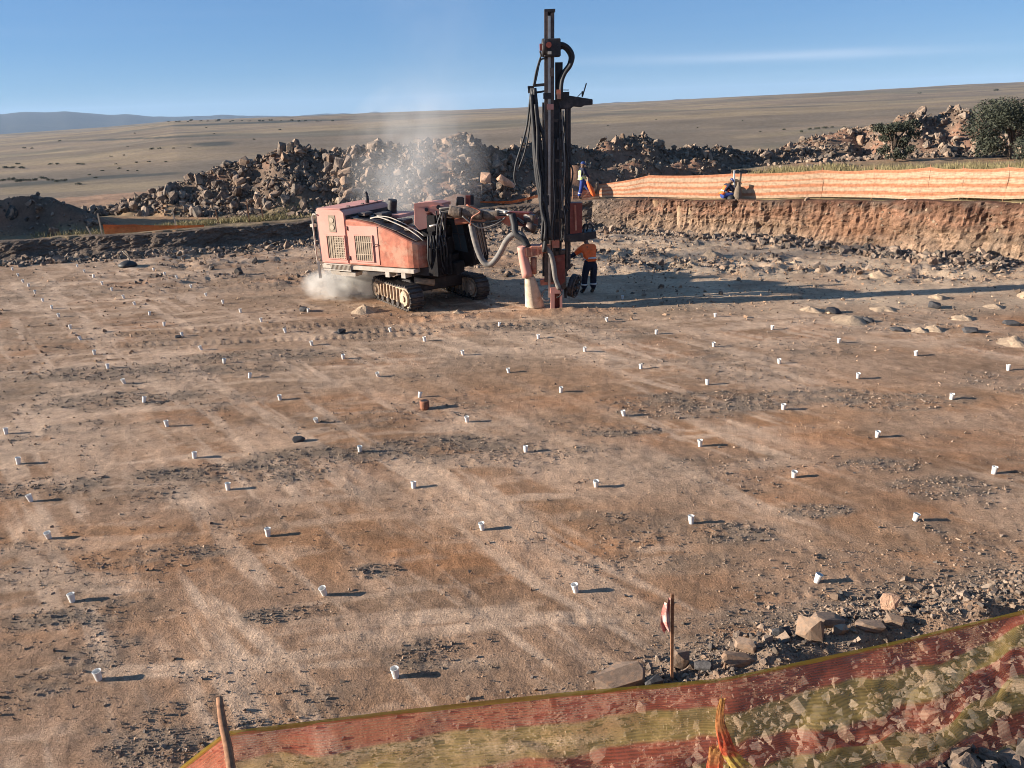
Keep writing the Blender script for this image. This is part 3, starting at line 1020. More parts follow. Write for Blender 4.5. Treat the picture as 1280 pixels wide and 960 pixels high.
wsz = np.clip(RNG.lognormal(0, 0.5, len(a_)) * 0.07, 0.03, 0.22)
o = stones('embedded_stones', np.stack([WX[a_, b_] + nx_[a_] * wsz * 0.1, WY[a_, b_] + ny_[a_] * wsz * 0.1, zz[a_, b_]], 1), wsz, RUB, M['earthstone'])
tag(o, 'stones sticking out of the sunlit earth face of the pit', 'stones', kind='stuff')
fx, fy, fr = sample_floor(60000, 19, 38, -38, 38)
_, sd2, _, _, _, rg2 = heights(fx, fy)
keep = (RNG.random(len(fx)) < rg2 ** 2 * 0.6 * sstep(0.42, 0.6, fbm(fx / 1.3, fy / 0.8, 3, 311))) & (sd2 < -0.4)
fx, fy = fx[keep], fy[keep]
fs = np.clip(RNG.lognormal(0, 0.5, len(fx)) * 0.085, 0.04, 0.32)
ax_, ay_, as_ = np.concatenate([tx_, fx]), np.concatenate([ty_, fy]), np.concatenate([ts_, fs])
o = stones('rubble', np.stack([ax_, ay_, hz_many(ax_, ay_) + as_ * 0.1], 1), as_, RUB, M['rubble'])
tag(o, 'broken stone scattered over the rough floor below the pit wall', 'rubble', kind='stuff')

# stones of the waste rock ridges; the largest are boulders of their own
rxs, rys, rss = [], [], []
for ri, (pts, cz, sl) in enumerate(RIDGES[:8]):
    seg = [math.dist(pts[i], pts[i + 1]) for i in range(len(pts) - 1)]
    cs = np.concatenate([[0], np.cumsum(seg)])
    n = int(cs[-1] * [620, 800, 480, 520, 620, 200, 200, 80][ri])
    s = RNG.uniform(0, cs[-1], n)
    px = np.interp(s, cs, [p[0] for p in pts])
    py = np.interp(s, cs, [p[1] for p in pts])
    z = np.interp(s, cs, cz)
    wd = np.maximum(z - 0.8, 0.4) / sl
    rxs.append(px + RNG.normal(0, 0.3, n))
    rys.append(py - wd * RNG.uniform(-0.35, 1.15 if ri != 4 else 0.95, n))
    clump = fbm(rxs[-1] / 1.5, rys[-1] / 1.5, 3, 351)
    keep_ = RNG.random(n) < 0.25 + 1.1 * sstep(0.36, 0.6, clump)
    rxs[-1], rys[-1], n = rxs[-1][keep_], rys[-1][keep_], int(keep_.sum())
    rss.append(np.clip(RNG.lognormal(0, 0.68, n) * [0.118, 0.098, 0.08, 0.1, 0.11, 0.075, 0.09, 0.07][ri], 0.045, 0.62))
rx, ry, rs = (np.concatenate(q) for q in (rxs, rys, rss))
d_, s_, _ = polydist(rx, ry, WALL, WALLH)
k = (d_ * s_ > 1.2)
rx, ry, rs = rx[k], ry[k], rs[k]
rz = hz_many(rx, ry)
order = np.argsort(-rs / ry)
NB = 240
big, small = order[:NB], order[NB:]
fine = small[rs[small] < 0.115]
small = small[rs[small] >= 0.115]
o = stones('rubble', np.stack([rx[fine], ry[fine], rz[fine] + rs[fine] * 0.15], 1), rs[fine], PEB, M['rubble'], aspect=0.4)
tag(o, 'small broken stone and fines between the boulders of the waste rock ridges', 'rubble', kind='stuff')
o = stones('rubble', np.stack([rx[small], ry[small], rz[small] + rs[small] * 0.16], 1), rs[small], RUB, M['rubble'], aspect=0.45)
tag(o, 'broken waste rock tipped in long ridges behind the pit', 'rubble', kind='stuff')

BIGME = []
for V, T in BIG:
    me = np_mesh('boulder', V, T)
    BIGME.append(me)


def boulder(loc, size, m, label, group=None, rot=None, dims=None, name='boulder', cat='boulder'):
    src = random.choice(BIGME)
    key = src.name + m.name
    me = bpy.data.meshes.get('b_' + key)
    if me is None:
        me = src.copy()
        me.name = 'b_' + key
        me.materials.clear()
        me.materials.append(m)
    o = bpy.data.objects.new(name, me)
    COL.objects.link(o)
    o.location = loc
    o.rotation_euler = rot or (random.uniform(-0.6, 0.6), random.uniform(-0.6, 0.6), random.uniform(0, 6.28))
    d = dims or (random.uniform(0.75, 1.4), random.uniform(0.7, 1.2), random.uniform(0.6, 1.0))
    o.scale = [size * q for q in d]
    return tag(o, label, cat, group)


for i in big:
    right_side = rx[i] > 17
    mid = 0.2 < rx[i] <= 17
    if right_side:
        l_, g_ = 'angular boulder on the waste rock heap between the two thorn trees', 'boulders on the heap by the thorn trees'
    elif mid:
        l_, g_ = 'angular boulder on the shaded waste rock ridge behind the striped screen', 'boulders on the shaded ridge'
    else:
        l_, g_ = 'angular boulder on the sunlit waste rock heap behind the drill rig', 'boulders on the heap behind the rig'
    boulder((rx[i], ry[i], rz[i] + rs[i] * 0.2), rs[i] * 1.05, M['boulder'], l_, g_, rot=(random.uniform(-3, 3), random.uniform(-3, 3), random.uniform(0, 6)))

# boulders that stand out one by one
p = P(607, 222, 38.6)
boulder((p.x, p.y, p.z), 0.72, M['ochre'], 'squarish ochre boulder behind the boom, left of its slanting twin', dims=(0.8, 0.8, 1.1), rot=(0.1, 0.1, 0.3))
p = P(632, 226, 38.6)
boulder((p.x, p.y, p.z), 0.85, M['ochre'], 'ochre slab of rock leaning just left of the drill mast', dims=(1.2, 0.7, 0.8), rot=(0.1, 0.5, 0.2))
FRONT = [  # px, py(bottom), width px, height px, material, label
    (776, 868, 70, 28, 'brownrock', 'largest pale brown boulder on the rim, left of the flagged stake'),
    (851, 838, 24, 30, 'brownrock', 'upright brown rock standing right behind the flagged stake'),
    (932, 834, 30, 20, 'brownrock', 'pale block of rock sitting on top of a flat slab at the rim'),
    (926, 850, 44, 14, 'brownrock', 'flat pale slab of rock lying against the net top edge'),
    (1013, 818, 34, 34, 'brownrock', 'tilted oval slab leaning on dark rubble at the rim'),
    (1037, 800, 44, 18, 'brownrock', 'flat-topped brown rock behind the tilted oval slab'),
    (1113, 772, 22, 22, 'ochre', 'small ochre boulder on the far edge of the rim gravel'),
    (1118, 796, 22, 14, 'brownrock', 'pale rock near the net edge below the ochre boulder'),
    (1090, 806, 36, 12, 'brownrock', 'low rock touching the net edge right of the oval slab'),
    (691, 880, 10, 18, 'brownrock', 'small white-faced stone sticking up at the rim left of the largest boulder'),
    (820, 868, 26, 14, 'darkrock', 'dark rock between the largest boulder and the flagged stake'),
    (980, 812, 26, 14, 'darkrock', 'dark rock left of the tilted oval slab'),
    (880, 846, 24, 12, 'darkrock', 'dark rock between the flagged stake and the pale block'),
]
for x, y, wpx, hpx, m, lab in FRONT:
    g = G(x, y, 0.08)
    sc = F / (g - Vector((0, 0, H))).length
    w_, h_ = wpx / sc, hpx / sc * 1.1
    zg = hz(g.x, g.y)
    boulder((g.x, g.y + w_ * 0.25, max(zg, 0.0) + h_ * 0.3), 1.0, M[m], lab, dims=(w_ * 0.95, w_ * 0.5, h_ * 1.15), rot=(random.uniform(-.25, .25), random.uniform(-.25, .25), random.uniform(-0.5, 0.5)), name='rock', cat='rock')
# larger stones seen through the near net
for k in range(34):
    x, y = random.uniform(640, 1270), random.uniform(800, 955)
    if y < 905 - (x - 640) * 0.2:
        continue
    zg = 0.3
    for _ in range(4):
        g = G(x, y, zg)
        zg = hz(g.x, g.y)
    s = random.uniform(0.07, 0.19)
    boulder((g.x, g.y, zg + s * 0.2), s, M['brownrock'], 'ROCKNET', 'rocks under the near netting', name='rock', cat='rock')
under = sorted((o for o in COL.objects if o.get('label') == 'ROCKNET'), key=lambda o: o.location.x / o.location.y)
for k, o in enumerate(under):
    o['label'] = f'brown angular rock seen through the near netting, {nth(k + 1)} from the left'
# single dark and brown stones on the drilled floor
for x, y, wpx, hpx, m, lab in [
        (374, 552, 22, 9, 'darkrock', 'low dark rock on the gravel band left of centre'),
        (427, 415, 15, 9, 'darkrock', 'dark rock on the upper crawler rut below the machine rear'),
        (380, 389, 17, 8, 'darkrock', 'dark flat rock beside the dust cloud under the machine rear'),
        (223, 423, 11, 5, 'darkrock', 'small dark rock beside a cup on the left crawler ruts'),
        (846, 340, 13, 7, 'darkrock', 'dark rock left of a cuttings mound beyond the shadow of the rig'),
        (1212, 416, 22, 7, 'darkrock', 'flat dark rock nearest the right picture edge among the cuttings mounds'),
        (1264, 406, 24, 7, 'darkrock', 'flat dark rock at the far right edge of the drilled floor'),
        (1168, 385, 20, 9, 'darkrock', 'dark rock just under the tip of the long mast shadow'),
        (1122, 413, 24, 6, 'darkrock', 'long dark rock left of a pair of pale cuttings mounds'),
        (1085, 402, 20, 6, 'darkrock', 'dark rock clump right of the nearest left cuttings mound'),
        (1040, 391, 30, 9, 'darkrock', 'broad dark rock clump below the mast shadow'),
        (895, 300, 14, 8, 'boulder', 'pale rock at the foot of the sunlit wall'),
        (1165, 332, 15, 12, 'boulder', 'rounded pale rock at the foot of the wall near the right edge'),
        (1198, 332, 16, 11, 'boulder', 'pale rock right of the rounded one at the wall foot'),
        (1143, 334, 8, 9, 'boulder', 'small near-white stone in front of the wall foot'),
        (1055, 316, 20, 14, 'boulder', 'angular rock with a dark side below the small crossbar stake'),
        (1010, 306, 14, 9, 'boulder', 'pale rock below the middle of the striped screen'),
        (901, 369, 8, 7, 'boulder', 'small white stone inside the shadow of the rig'),
        (67, 322, 12, 10, 'boulder', 'round grey boulder at the foot of the shaded left wall')]:
    g = G(x, y)
    sc = F / (g - Vector((0, 0, H))).length
    w_, h_ = wpx / sc, hpx / sc * 1.15
    boulder((g.x, g.y, hz(g.x, g.y) + h_ * 0.25), 1.0, M[m], lab, dims=(w_ * 0.7, w_ * 0.5, h_ * 1.0), rot=(random.uniform(-.35, .35), random.uniform(-.2, .2), random.uniform(-0.4, 0.4)), name='rock', cat='rock')

# ------------------------------------------------------------------ little mounds of drill cuttings
MOUNDS = [(849, 346, 34, 10), (863, 333, 20, 9), (889, 322, 26, 13), (928, 304, 20, 7), (969, 310, 18, 6), (975, 330, 18, 5), (994, 328, 16, 5), (773, 320, 14, 6), (915, 338, 16, 6),
          (1013, 388, 28, 7), (1063, 401, 44, 9), (1105, 387, 30, 7), (1150, 413, 22, 6), (1168, 412, 24, 9), (1203, 398, 30, 8), (1268, 428, 34, 11), (1243, 384, 26, 6),
          (1172, 373, 20, 8), (1098, 345, 22, 8), (1162, 350, 20, 5), (1251, 341, 26, 7), (1184, 335, 18, 5), (455, 389, 30, 13), (572, 392, 22, 7), (606, 352, 30, 10), (1290, 372, 30, 12)]
mg = []
for i, (x, y, wpx, hpx) in enumerate(MOUNDS):
    g = G(x, y)
    sc = F / (g - Vector((0, 0, H))).length
    Rm, Hm = wpx / sc * 0.62, hpx / sc * 0.78
    vs_, ts2 = [(0, 0, Hm)], []
    nr_, ns_ = 7, 20
    for a in range(1, nr_ + 1):
        for b in range(ns_):
            th = 2 * math.pi * b / ns_
            q = a / nr_
            rad = Rm * q * (1 + 0.5 * mnoise.noise((math.cos(th) * 1.3 + i * 3, math.sin(th) * 1.3, q * 2)))
            zz_ = Hm * (1 - q) ** 1.05 * (1 - 0.35 * math.exp(-(q / 0.22) ** 2) * (i % 3) / 2) + 0.34 * Hm * (1 - q) * mnoise.noise((math.cos(th) * 3 * q + i, math.sin(th) * 3 * q, 2)) - 0.04 * q
            vs_.append((rad * math.cos(th), rad * math.sin(th), zz_))
    for b in range(ns_):
        ts2.append((0, 1 + b, 1 + (b + 1) % ns_))
    for a in range(nr_ - 1):
        for b in range(ns_):
            p0, p1 = 1 + a * ns_ + b, 1 + a * ns_ + (b + 1) % ns_
            ts2 += [(p0, p0 + ns_, p1 + ns_), (p0, p1 + ns_, p1)]
    me = np_mesh('cuttings_mound', vs_, ts2, True)
    o = link_mesh('cuttings_mound', me, M['cuttings'], loc=(g.x, g.y, hz(g.x, g.y) - 0.01))
    if i == 22:
        lab = 'ochre mound of drill cuttings in front of the dust under the machine'
    elif i == 23:
        lab = 'low mound of cuttings in front of the nearer crawler track'
    elif i == 24:
        lab = 'pale mound of cuttings seen between the far crawler and the boom hose'
    else:
        others = sorted(m_[0] + 0.001 * m_[1] for q, m_ in enumerate(MOUNDS) if q not in (22, 23, 24))
        lab = f'pale mound of drill cuttings, {nth(others.index(x + 0.001 * y) + 1)} from left among those right of the rig'
    tag(o, lab, 'mound', 'mounds of drill cuttings')

# ------------------------------------------------------------------ blast hole cups
LINES = [[(8, 543), (23, 580), (39, 626), (62, 674), (91, 753), (124, 850)],
         [(16, 338), (23, 345), (29, 353), (36, 359), (44, 367), (54, 377), (65, 386), (74, 397), (88, 411), (101, 425), (118, 443), (135, 461), (156, 480), (180, 504), (209, 534), (243, 572), (285, 612), (335, 669), (406, 743), (495, 846)],
         [(97, 334), (106, 341), (117, 348), (128, 355), (140, 364), (155, 373), (169, 382), (187, 394), (205, 407), (228, 421), (252, 437), (280, 454), (312, 473), (350, 499), (396, 529), (450, 566), (517, 609), (603, 662), (720, 740)],
         [(192, 338), (206, 344), (222, 351), (239, 360), (258, 370), (279, 380), (301, 391), (327, 403), (357, 416), (390, 432), (429, 449), (473, 470), (524, 496), (584, 527), (657, 565), (745, 609), (864, 655), (1020, 729)],
         [(385, 390), (488, 413), (531, 427), (579, 444), (636, 465), (701, 491), (780, 521), (875, 558), (992, 597), (1143, 652)],
         [(624, 407), (673, 423), (731, 440), (801, 460), (884, 482), (979, 512), (1096, 546), (1242, 592)],
         [(759, 402), (820, 417), (892, 433), (974, 454), (1072, 473), (1189, 500)],
         [(778, 374), (894, 397), (965, 412), (1048, 430), (1145, 445), (1260, 463)]]
ORD = ['nearest', 'second', 'third', 'fourth', 'fifth', 'sixth', 'seventh', 'eighth', 'ninth', 'tenth', 'eleventh', 'twelfth', 'thirteenth', 'fourteenth', 'fifteenth', 'sixteenth', 'seventeenth', 'eighteenth', 'nineteenth', 'twentieth']
ROW = ['leftmost', 'second', 'third', 'fourth', 'fifth', 'sixth', 'seventh', 'eighth']


def cup_mesh():
    prof_ = [(0.0, 0.004), (0.029, 0.0), (0.031, 0.004), (0.043, 0.104), (0.0465, 0.106), (0.0465, 0.112), (0.042, 0.112), (0.040, 0.106), (0.029, 0.012), (0.0, 0.012)]
    seg = 14
    V, T = [], []
    for r0, z0 in prof_:
        for k_ in range(seg):
            a = 2 * math.pi * k_ / seg
            V.append((r0 * math.cos(a), r0 * math.sin(a), z0))
    for a in range(len(prof_) - 1):
        for k_ in range(seg):
            T.append((a * seg + k_, a * seg + (k_ + 1) % seg, (a + 1) * seg + (k_ + 1) % seg, (a + 1) * seg + k_))
    me = np_mesh('blast_hole_cup', V, T, False)
    me.materials.append(M['cup'])
    return me


cupme = cup_mesh()
for li, line in enumerate(LINES):
    for k_, (x, y) in enumerate(reversed(line)):
        g = G(x, y)
        o = bpy.data.objects.new('blast_hole_cup', cupme)
        COL.objects.link(o)
        s = 1.0 + min(0.35, max(0, (g.y - 12) * 0.02))
        s = 1.0 + 0.0 * s
        o.location = (g.x, g.y, hz(g.x, g.y) - 0.004)
        o.rotation_euler = (random.gauss(0, 0.13), random.gauss(0, 0.13), random.uniform(0, 6.28))
        o.scale = (0.95 * s, 0.95 * s, random.uniform(0.94, 1.1) * s)
        row = 'leftmost diagonal row' if li == 0 else f'{ROW[li]} diagonal row from left'
        pos = 'nearest cup' if k_ == 0 else f'{ORD[k_]} nearest cup'
        tag(o, f'white cup over a blast hole, {pos} of the {row}', 'cup', 'white cups over the blast holes')

# rusty collar pipe on the floor
g = G(531, 510)
b = MB()
zg = hz(g.x, g.y)
cen = Vector((g.x, g.y, zg))
b.tube([cen + Vector((0, 0, q)) for q in (-0.01, 0.03, 0.09, 0.15, 0.17)], [0.075, 0.088, 0.094, 0.09, 0.08], 16, 0)
o = b.build('collar_pipe', M['rust'], origin=cen)
b = MB()
b.tube([cen + Vector((0, 0, 0.168)), cen + Vector((0, 0, 0.174))], 0.06, 14, 0)
b.build('pipe_mouth', M['black'], o, origin=cen)
tag(o, 'short rusty brown collar pipe standing by a dark gravel heap', 'pipe')
# black rubber sack with a bent pale stick, near the left wall
g = G(160, 333)
cen = Vector((g.x, g.y, hz(g.x, g.y)))
b = MB()
for rad, z0 in []:
    pass
b.tube([cen + Vector((0, 0, q)) for q in (-0.02, 0.05, 0.13, 0.2, 0.24)], [0.30, 0.36, 0.32, 0.2, 0.08], 14, 0)
o = b.build('rubber_sack', M['rubber'], origin=cen)
tag(o, 'low black rubber sack lying near the left pit wall', 'sack')
b = MB()
b.tube([cen + Vector((0.05, 0.1, 0.0)), cen + Vector((0.04, 0.1, 0.35)), cen + Vector((-0.06, 0.1, 0.5)), cen + Vector((-0.14, 0.1, 0.6))], 0.03, 6, 4)
o = b.build('bent_stick', M['palewood'], origin=cen)
tag(o, 'bent pale stick sticking up behind the black rubber sack', 'stick')

# ------------------------------------------------------------------ trees, bushes, grass
def leaf_cloud(name, clumps, n, size, m, parent=None, loc=None, flat=0.6, seed=0):
    """many small leaf faces spread through uneven clumps (cx, cy, cz, rx, ry, rz)"""
    rg = np.random.default_rng(seed)
    cl = np.array(clumps)
    vol = cl[:, 3] * cl[:, 4] * cl[:, 5]
    wch = rg.choice(len(cl), n, p=vol / vol.sum())
    d = rg.normal(size=(n, 3))
    d /= np.linalg.norm(d, axis=1)[:, None]
    rad = rg.random(n) ** 0.42
    pos = cl[wch, :3] + d * cl[wch, 3:6] * rad[:, None]
    sz = size * rg.uniform(0.5, 1.3, n)
    a = rg.normal(size=(n, 3))
    a /= np.linalg.norm(a, axis=1)[:, None]
    b = np.cross(a, rg.normal(size=(n, 3)))
    b /= np.linalg.norm(b, axis=1)[:, None]
    a, b = a * sz[:, None], b * sz[:, None] * flat
    V = np.stack([pos - a, pos - b * 0.8, pos + a, pos + b * 0.8], 1).reshape(-1, 3)
    T = np.arange(n * 4).reshape(-1, 4)
    return link_mesh(name, np_mesh(name, V, T), m, parent, loc)


def tree(base, wd, ht, n, label, seed, lean=0.0):
    t = empty('thorn_tree', base, label, 'tree', 'thorn trees behind the screen')
    rg = random.Random(seed)
    b = MB()
    top = Vector((lean, 0, ht * 0.55))
    b.tube([Vector((0, 0, -0.2)), Vector((lean * 0.3, 0.03, ht * 0.25)), top], [0.13, 0.1, 0.06], 8, 4)
    limbs, clumps = [], []
    for k in range(9):
        a = 2 * math.pi * k / 9 + rg.uniform(-0.3, 0.3)
        rr_ = wd * rg.uniform(0.2, 0.5)
        e_ = Vector((lean + rr_ * math.cos(a), rr_ * 0.8 * math.sin(a), ht * rg.uniform(0.45, 0.92)))
        s_ = Vector((lean * 0.5, 0, ht * rg.uniform(0.15, 0.45)))
        limbs.append((s_, (s_ + e_) / 2 + Vector((0, 0, 0.12)), e_))
        q = wd * rg.uniform(0.13, 0.22)
        clumps.append((*e_, q * 1.25, q, q * rg.uniform(0.55, 0.8)))
        e2 = e_ + Vector((rg.uniform(-1, 1), rg.uniform(-1, 1), rg.uniform(-0.2, 0.3))) * wd * 0.16
        clumps.append((*e2, q * 0.7, q * 0.6, q * 0.45))
    for k in range(15):
        a = rg.uniform(0, 6.28)
        rr_ = wd * rg.uniform(0.15, 0.52)
        q = wd * rg.uniform(0.08, 0.16)
        clumps.append((lean + rr_ * math.cos(a), rr_ * math.sin(a) * 0.8, ht * rg.uniform(0.10, 0.5), q * 1.3, q, q * 0.8))
    b.build('trunk', M['bark'], t, world=False)
    for s_, m_, e_ in limbs:
        b = MB()
        b.tube([s_, m_, e_], [0.055, 0.035, 0.015], 6, 4)
        b.build('limb', M['bark'], t, world=False)
    tag(leaf_cloud('crown', clumps, n, 0.075, M['leaf'], t, seed=seed), kind='stuff')
    return t


tb = P(1117, 199, 44.5)
tree((tb.x, tb.y, hz(tb.x, tb.y)), 1.95, 2.3, 5200, 'smaller dark thorn tree with a bare crooked trunk in front of the waste rock heap', 5)
tb = P(1262, 196, 43.0)
tree((tb.x, tb.y, hz(tb.x, tb.y)), 4.7, 3.2, 13000, 'larger bushy thorn tree at the right edge of the waste rock heap', 8)

# dry grass: the strip behind the striped screen and the lip of the left wall
gxs, gys = [], []
for (x0, x1, yb, dmin, dmax, n) in [(860, 1330, 0, 1.5, 9.0, 42000), (200, 400, 0, 1.3, 3.2, 4500), (60, 200, 0, 1.2, 2.5, 900)]:
    i0, i1 = np.searchsorted(ws[:, 0], [P(x0, 230, 37).x, P(x1, 230, 32).x])
    wi = RNG.integers(i0, max(i1, i0 + 2), n)
    dd = RNG.uniform(dmin, dmax, n)
    gxs.append(ws[wi, 0] + nx_[wi] * dd + RNG.normal(0, 0.1, n))
    gys.append(ws[wi, 1] + ny_[wi] * dd + RNG.normal(0, 0.1, n))
gx, gy = np.concatenate(gxs), np.concatenate(gys)
kp = fbm(gx / 0.8, gy / 0.8, 3, 401) > 0.42
gx, gy = gx[kp], gy[kp]
gz = hz_many(gx, gy)
n = len(gx)
hh = RNG.uniform(0.14, 0.55, n) * np.where(gx < 3, 0.5, 1)
a = RNG.uniform(0, math.pi, n)
wv = 0.022
lx, ly = RNG.normal(0, 0.12, n), RNG.normal(0, 0.12, n)
V = np.stack([np.stack([gx - np.cos(a) * wv, gy - np.sin(a) * wv, gz - 0.03], 1), np.stack([gx + np.cos(a) * wv, gy + np.sin(a) * wv, gz - 0.03], 1), np.stack([gx + lx, gy + ly, gz + hh], 1)], 1).reshape(-1, 3)
o = link_mesh('grass', np_mesh('grass', V, np.arange(n * 3).reshape(-1, 3)), M['grass'])
tag(o, 'dry yellow grass along the lip of the pit', 'grass', kind='stuff')

# bushes dotted over the plain
bushmes = []
for s_ in range(5):
    rg = random.Random(50 + s_)
    cl = [(rg.uniform(-0.6, 0.6), rg.uniform(-0.5, 0.5), rg.uniform(0.25, 0.6), rg.uniform(0.3, 0.55), rg.uniform(0.3, 0.5), rg.uniform(0.25, 0.4)) for _ in range(6)]
    t_ = leaf_cloud('bush', cl, 420, 0.11, M['bush'], seed=60 + s_)
    bushmes.append(t_.data)
    bpy.data.objects.remove(t_)
BUSH = [(150, 212, 5), (190, 187, 6), (200, 187, 5), (217, 186, 4), (237, 186, 4), (64, 206, 6), (72, 206, 5), (98, 206, 6), (104, 206, 5), (139, 196, 4), (155, 195, 4), (171, 204, 5), (187, 203, 5), (207, 203, 4), (112, 219, 5),
        (160, 214, 4), (172, 214, 4), (30, 186, 4), (40, 186, 4), (75, 177, 4), (317, 175, 4), (350, 163, 4), (160, 184, 3), (168, 167, 3), (120, 223, 6), (98, 231, 8), (258, 160, 3), (268, 168, 3), (128, 214, 5), (23, 206, 6), (145, 206, 4),
        (4, 227, 9), (14, 226, 9), (24, 228, 10), (34, 227, 9), (44, 226, 8), (54, 224, 9), (62, 226, 9), (72, 228, 8), (80, 227, 7), (6, 211, 8), (16, 211, 7), (28, 211, 7),
        (950, 166, 4), (928, 152, 3), (1001, 166, 6), (1012, 163, 6), (1022, 162, 7), (1031, 161, 8), (1040, 160, 6), (980, 163, 5), (872, 160, 3), (1150, 117, 5), (1245, 114, 6), (820, 150, 3), (760, 158, 3), (1055, 160, 5)] + [(205 + k * 9 + random.uniform(-4, 4), 151.5 - k * 0.02 + random.uniform(0, 1.2), random.uniform(3, 6)) for k in range(24)]
for i, (x, y, wpx) in enumerate(BUSH):
    d = ray(x, y)
    tt_ = 75.0 * 1.012 ** np.arange(370)          # walk the sight line down to the plain
    under = hz_many(d.x * tt_, d.y * tt_) > H + d.z * tt_
    if not under.any():
        continue
    t = float(tt_[np.argmax(under)])
    q = Vector((0, 0, H)) + d * t
    sc = wpx * t / F / 1.9
    o = bpy.data.objects.new('bush', bushmes[i % 5])
    COL.objects.link(o)
    o.location = (q.x, q.y, hz(q.x, q.y) - 0.05 * sc)
    o.scale = (sc, sc, sc * random.uniform(0.6, 0.9))
    o.rotation_euler = (0, 0, random.uniform(0, 6))
    side_ = lambda q: 2 if q[0] > 600 else (1 if 149 < q[1] < 154 and q[2] != 4 else 0)
    same = sorted(q[0] for q in BUSH if side_(q) == side_((x, y, wpx)))
    k_ = nth(same.index(x) + 1 + sum(1 for q in BUSH[:i] if q[0] == x and side_(q) == side_((x, y, wpx))))
    what = ['small dark bush on the open plain at the left', 'tiny dark bush on the skyline ridge at the left', 'dark bush on the plain beyond the waste rock ridge'][side_((x, y, wpx))]
    tag(o, f'{what}, {k_} from the left', 'bush', ['bushes on the plain to the left', 'bushes on the skyline', 'bushes on the plain to the right'][side_((x, y, wpx))])


# ------------------------------------------------------------------ fences
def lip(x, off):
    """the spot on the pit's lip seen in direction x, a given distance back from the wall line"""
    d = ray(x, 250)
    t = np.linspace(24, 60, 1400)
    X_, Y_ = d.x * t / math.hypot(d.x, d.y), d.y * t / math.hypot(d.x, d.y)
    dd, sg, wh = polydist(X_, Y_, WALL, WALLH)
    k = int(np.argmax(dd * sg > off))
    return Vector((X_[k], Y_[k], hz(X_[k], Y_[k])))


def net_sheet(name, top, bot, m, parent, nu=24, nv=10, bulge=0.04, seed=0, vrange=(0, 1), sag=0.0, fold=0.0, depth=(0, 1)):
    """cloth stretched between an upper and a lower line, slack and creased"""
    top, bot = [Vector(p) for p in top], [Vector(p) for p in bot]

    def along(pts, t):
        seg = [(pts[i + 1] - pts[i]).length for i in range(len(pts) - 1)]
        s = t * sum(seg)
        for i, L in enumerate(seg):
            if s <= L or i == len(seg) - 1:
                return pts[i].lerp(pts[i + 1], min(1, s / L)), min(1, s / L)
            s -= L
    V, U = [], []
    Lt = sum((top[i + 1] - top[i]).length for i in range(len(top) - 1))
    ht = (top[0] - bot[0]).length
    off = parent.location if parent is not None else Vector((0, 0, 0))
    for i in range(nu + 1):
        u = i / nu
        a, f = along(top, u)
        b_, _ = along(bot, u)
        a = a - Vector((0, 0, sag * 4 * f * (1 - f)))
        for j in range(nv + 1):
            v = j / nv
            p = a.lerp(b_, v)
            q = mnoise.noise((u * Lt * 0.9, v * ht * 1.3, seed)) * bulge + mnoise.noise((u * Lt * 3.2 + v * 2.0, v * ht * 1.2 - u, seed + 5)) * bulge * 0.45
            q += fold * mnoise.noise((u * Lt * 1.1 + v, v * 5, seed + 9))
            k = math.sin(math.pi * min(1, v * 1.02)) * 0.8 + 0.2
            p = p + Vector((depth[0], depth[1], 0)) * q * k + Vector((0, 0, q * 0.3 * k))
            V.append(p - off)
            U.append((u * Lt, vrange[0] + (vrange[1] - vrange[0]) * v))
    T = []
    for i in range(nu):
        for j in range(nv):
            a = i * (nv + 1) + j
            T.append((a, a + 1, a + nv + 2, a + nv + 1))
    return link_mesh(name, np_mesh(name, V, T, True, uv=U), m, parent)


# striped orange screen on the right lip of the pit
def wall_z(x):
    return float(np.interp(x, [740, 900, 1000, 1150, 1280, 1400], [1.25, 1.5, 1.62, 1.82, 2.0, 2.1]))


SCR = [(749, 246, 230), (811, 246, 219), (913, 250, 217), (1026, 246, 212.5), (1090, 247, 212), (1158, 250, 209), (1200, 247, 210.5), (1255, 249, 209), (1310, 247, 208), (1380, 246, 207)]
feet, tops = [], []
for x, yb, yt in SCR:
    g = lip(x, 1.0)
    pb_ = P(x, yb, g.y)
    g.z = max(g.z - 0.02, min(pb_.z, g.z + 0.3))
    tp = P(x, yt, g.y)
    feet.append(g)
    tops.append(Vector((g.x, g.y, tp.z)))
scr = empty('screen_fence', (feet[0].x, feet[0].y, feet[0].z), 'long cream and orange striped screen fence along the right lip of the pit', 'fence')
for i in range(len(SCR) - 1):
    net_sheet('net_panel', tops[i:i + 2], feet[i:i + 2], M['screen'], scr, 16, 8, 0.07, i, sag=0.05)
for i, (f_, t_) in enumerate(zip(feet, tops)):
    b = MB()
    q = Vector((0.0, 0.06, 0))
    b.tube([f_ + q - Vector((0, 0, 0.35)), t_ + q + Vector((0.02 * (i % 3 - 1), 0, 0.08))], 0.022, 6, 0)
    b.build('post', M['wood'], scr)
# end of the screen turning away beside the walking man
g0, g1 = lip(749, 1.0), lip(716, 0.9)
g0.z, g1.z = feet[0].z, g1.z
e0, e1 = Vector((g0.x, g0.y, tops[0].z)), P(716, 238, g1.y)
e1 = Vector((g1.x, g1.y, e1.z))
net_sheet('net_panel', [e1, e0], [g1, g0], M['screen'], scr, 14, 8, 0.1, 21, sag=0.12)
b = MB()
b.tube([g1 - Vector((0, 0, 0.3)), e1 + Vector((0, 0, 0.1))], 0.025, 6, 0)
b.build('post', M['wood'], scr)

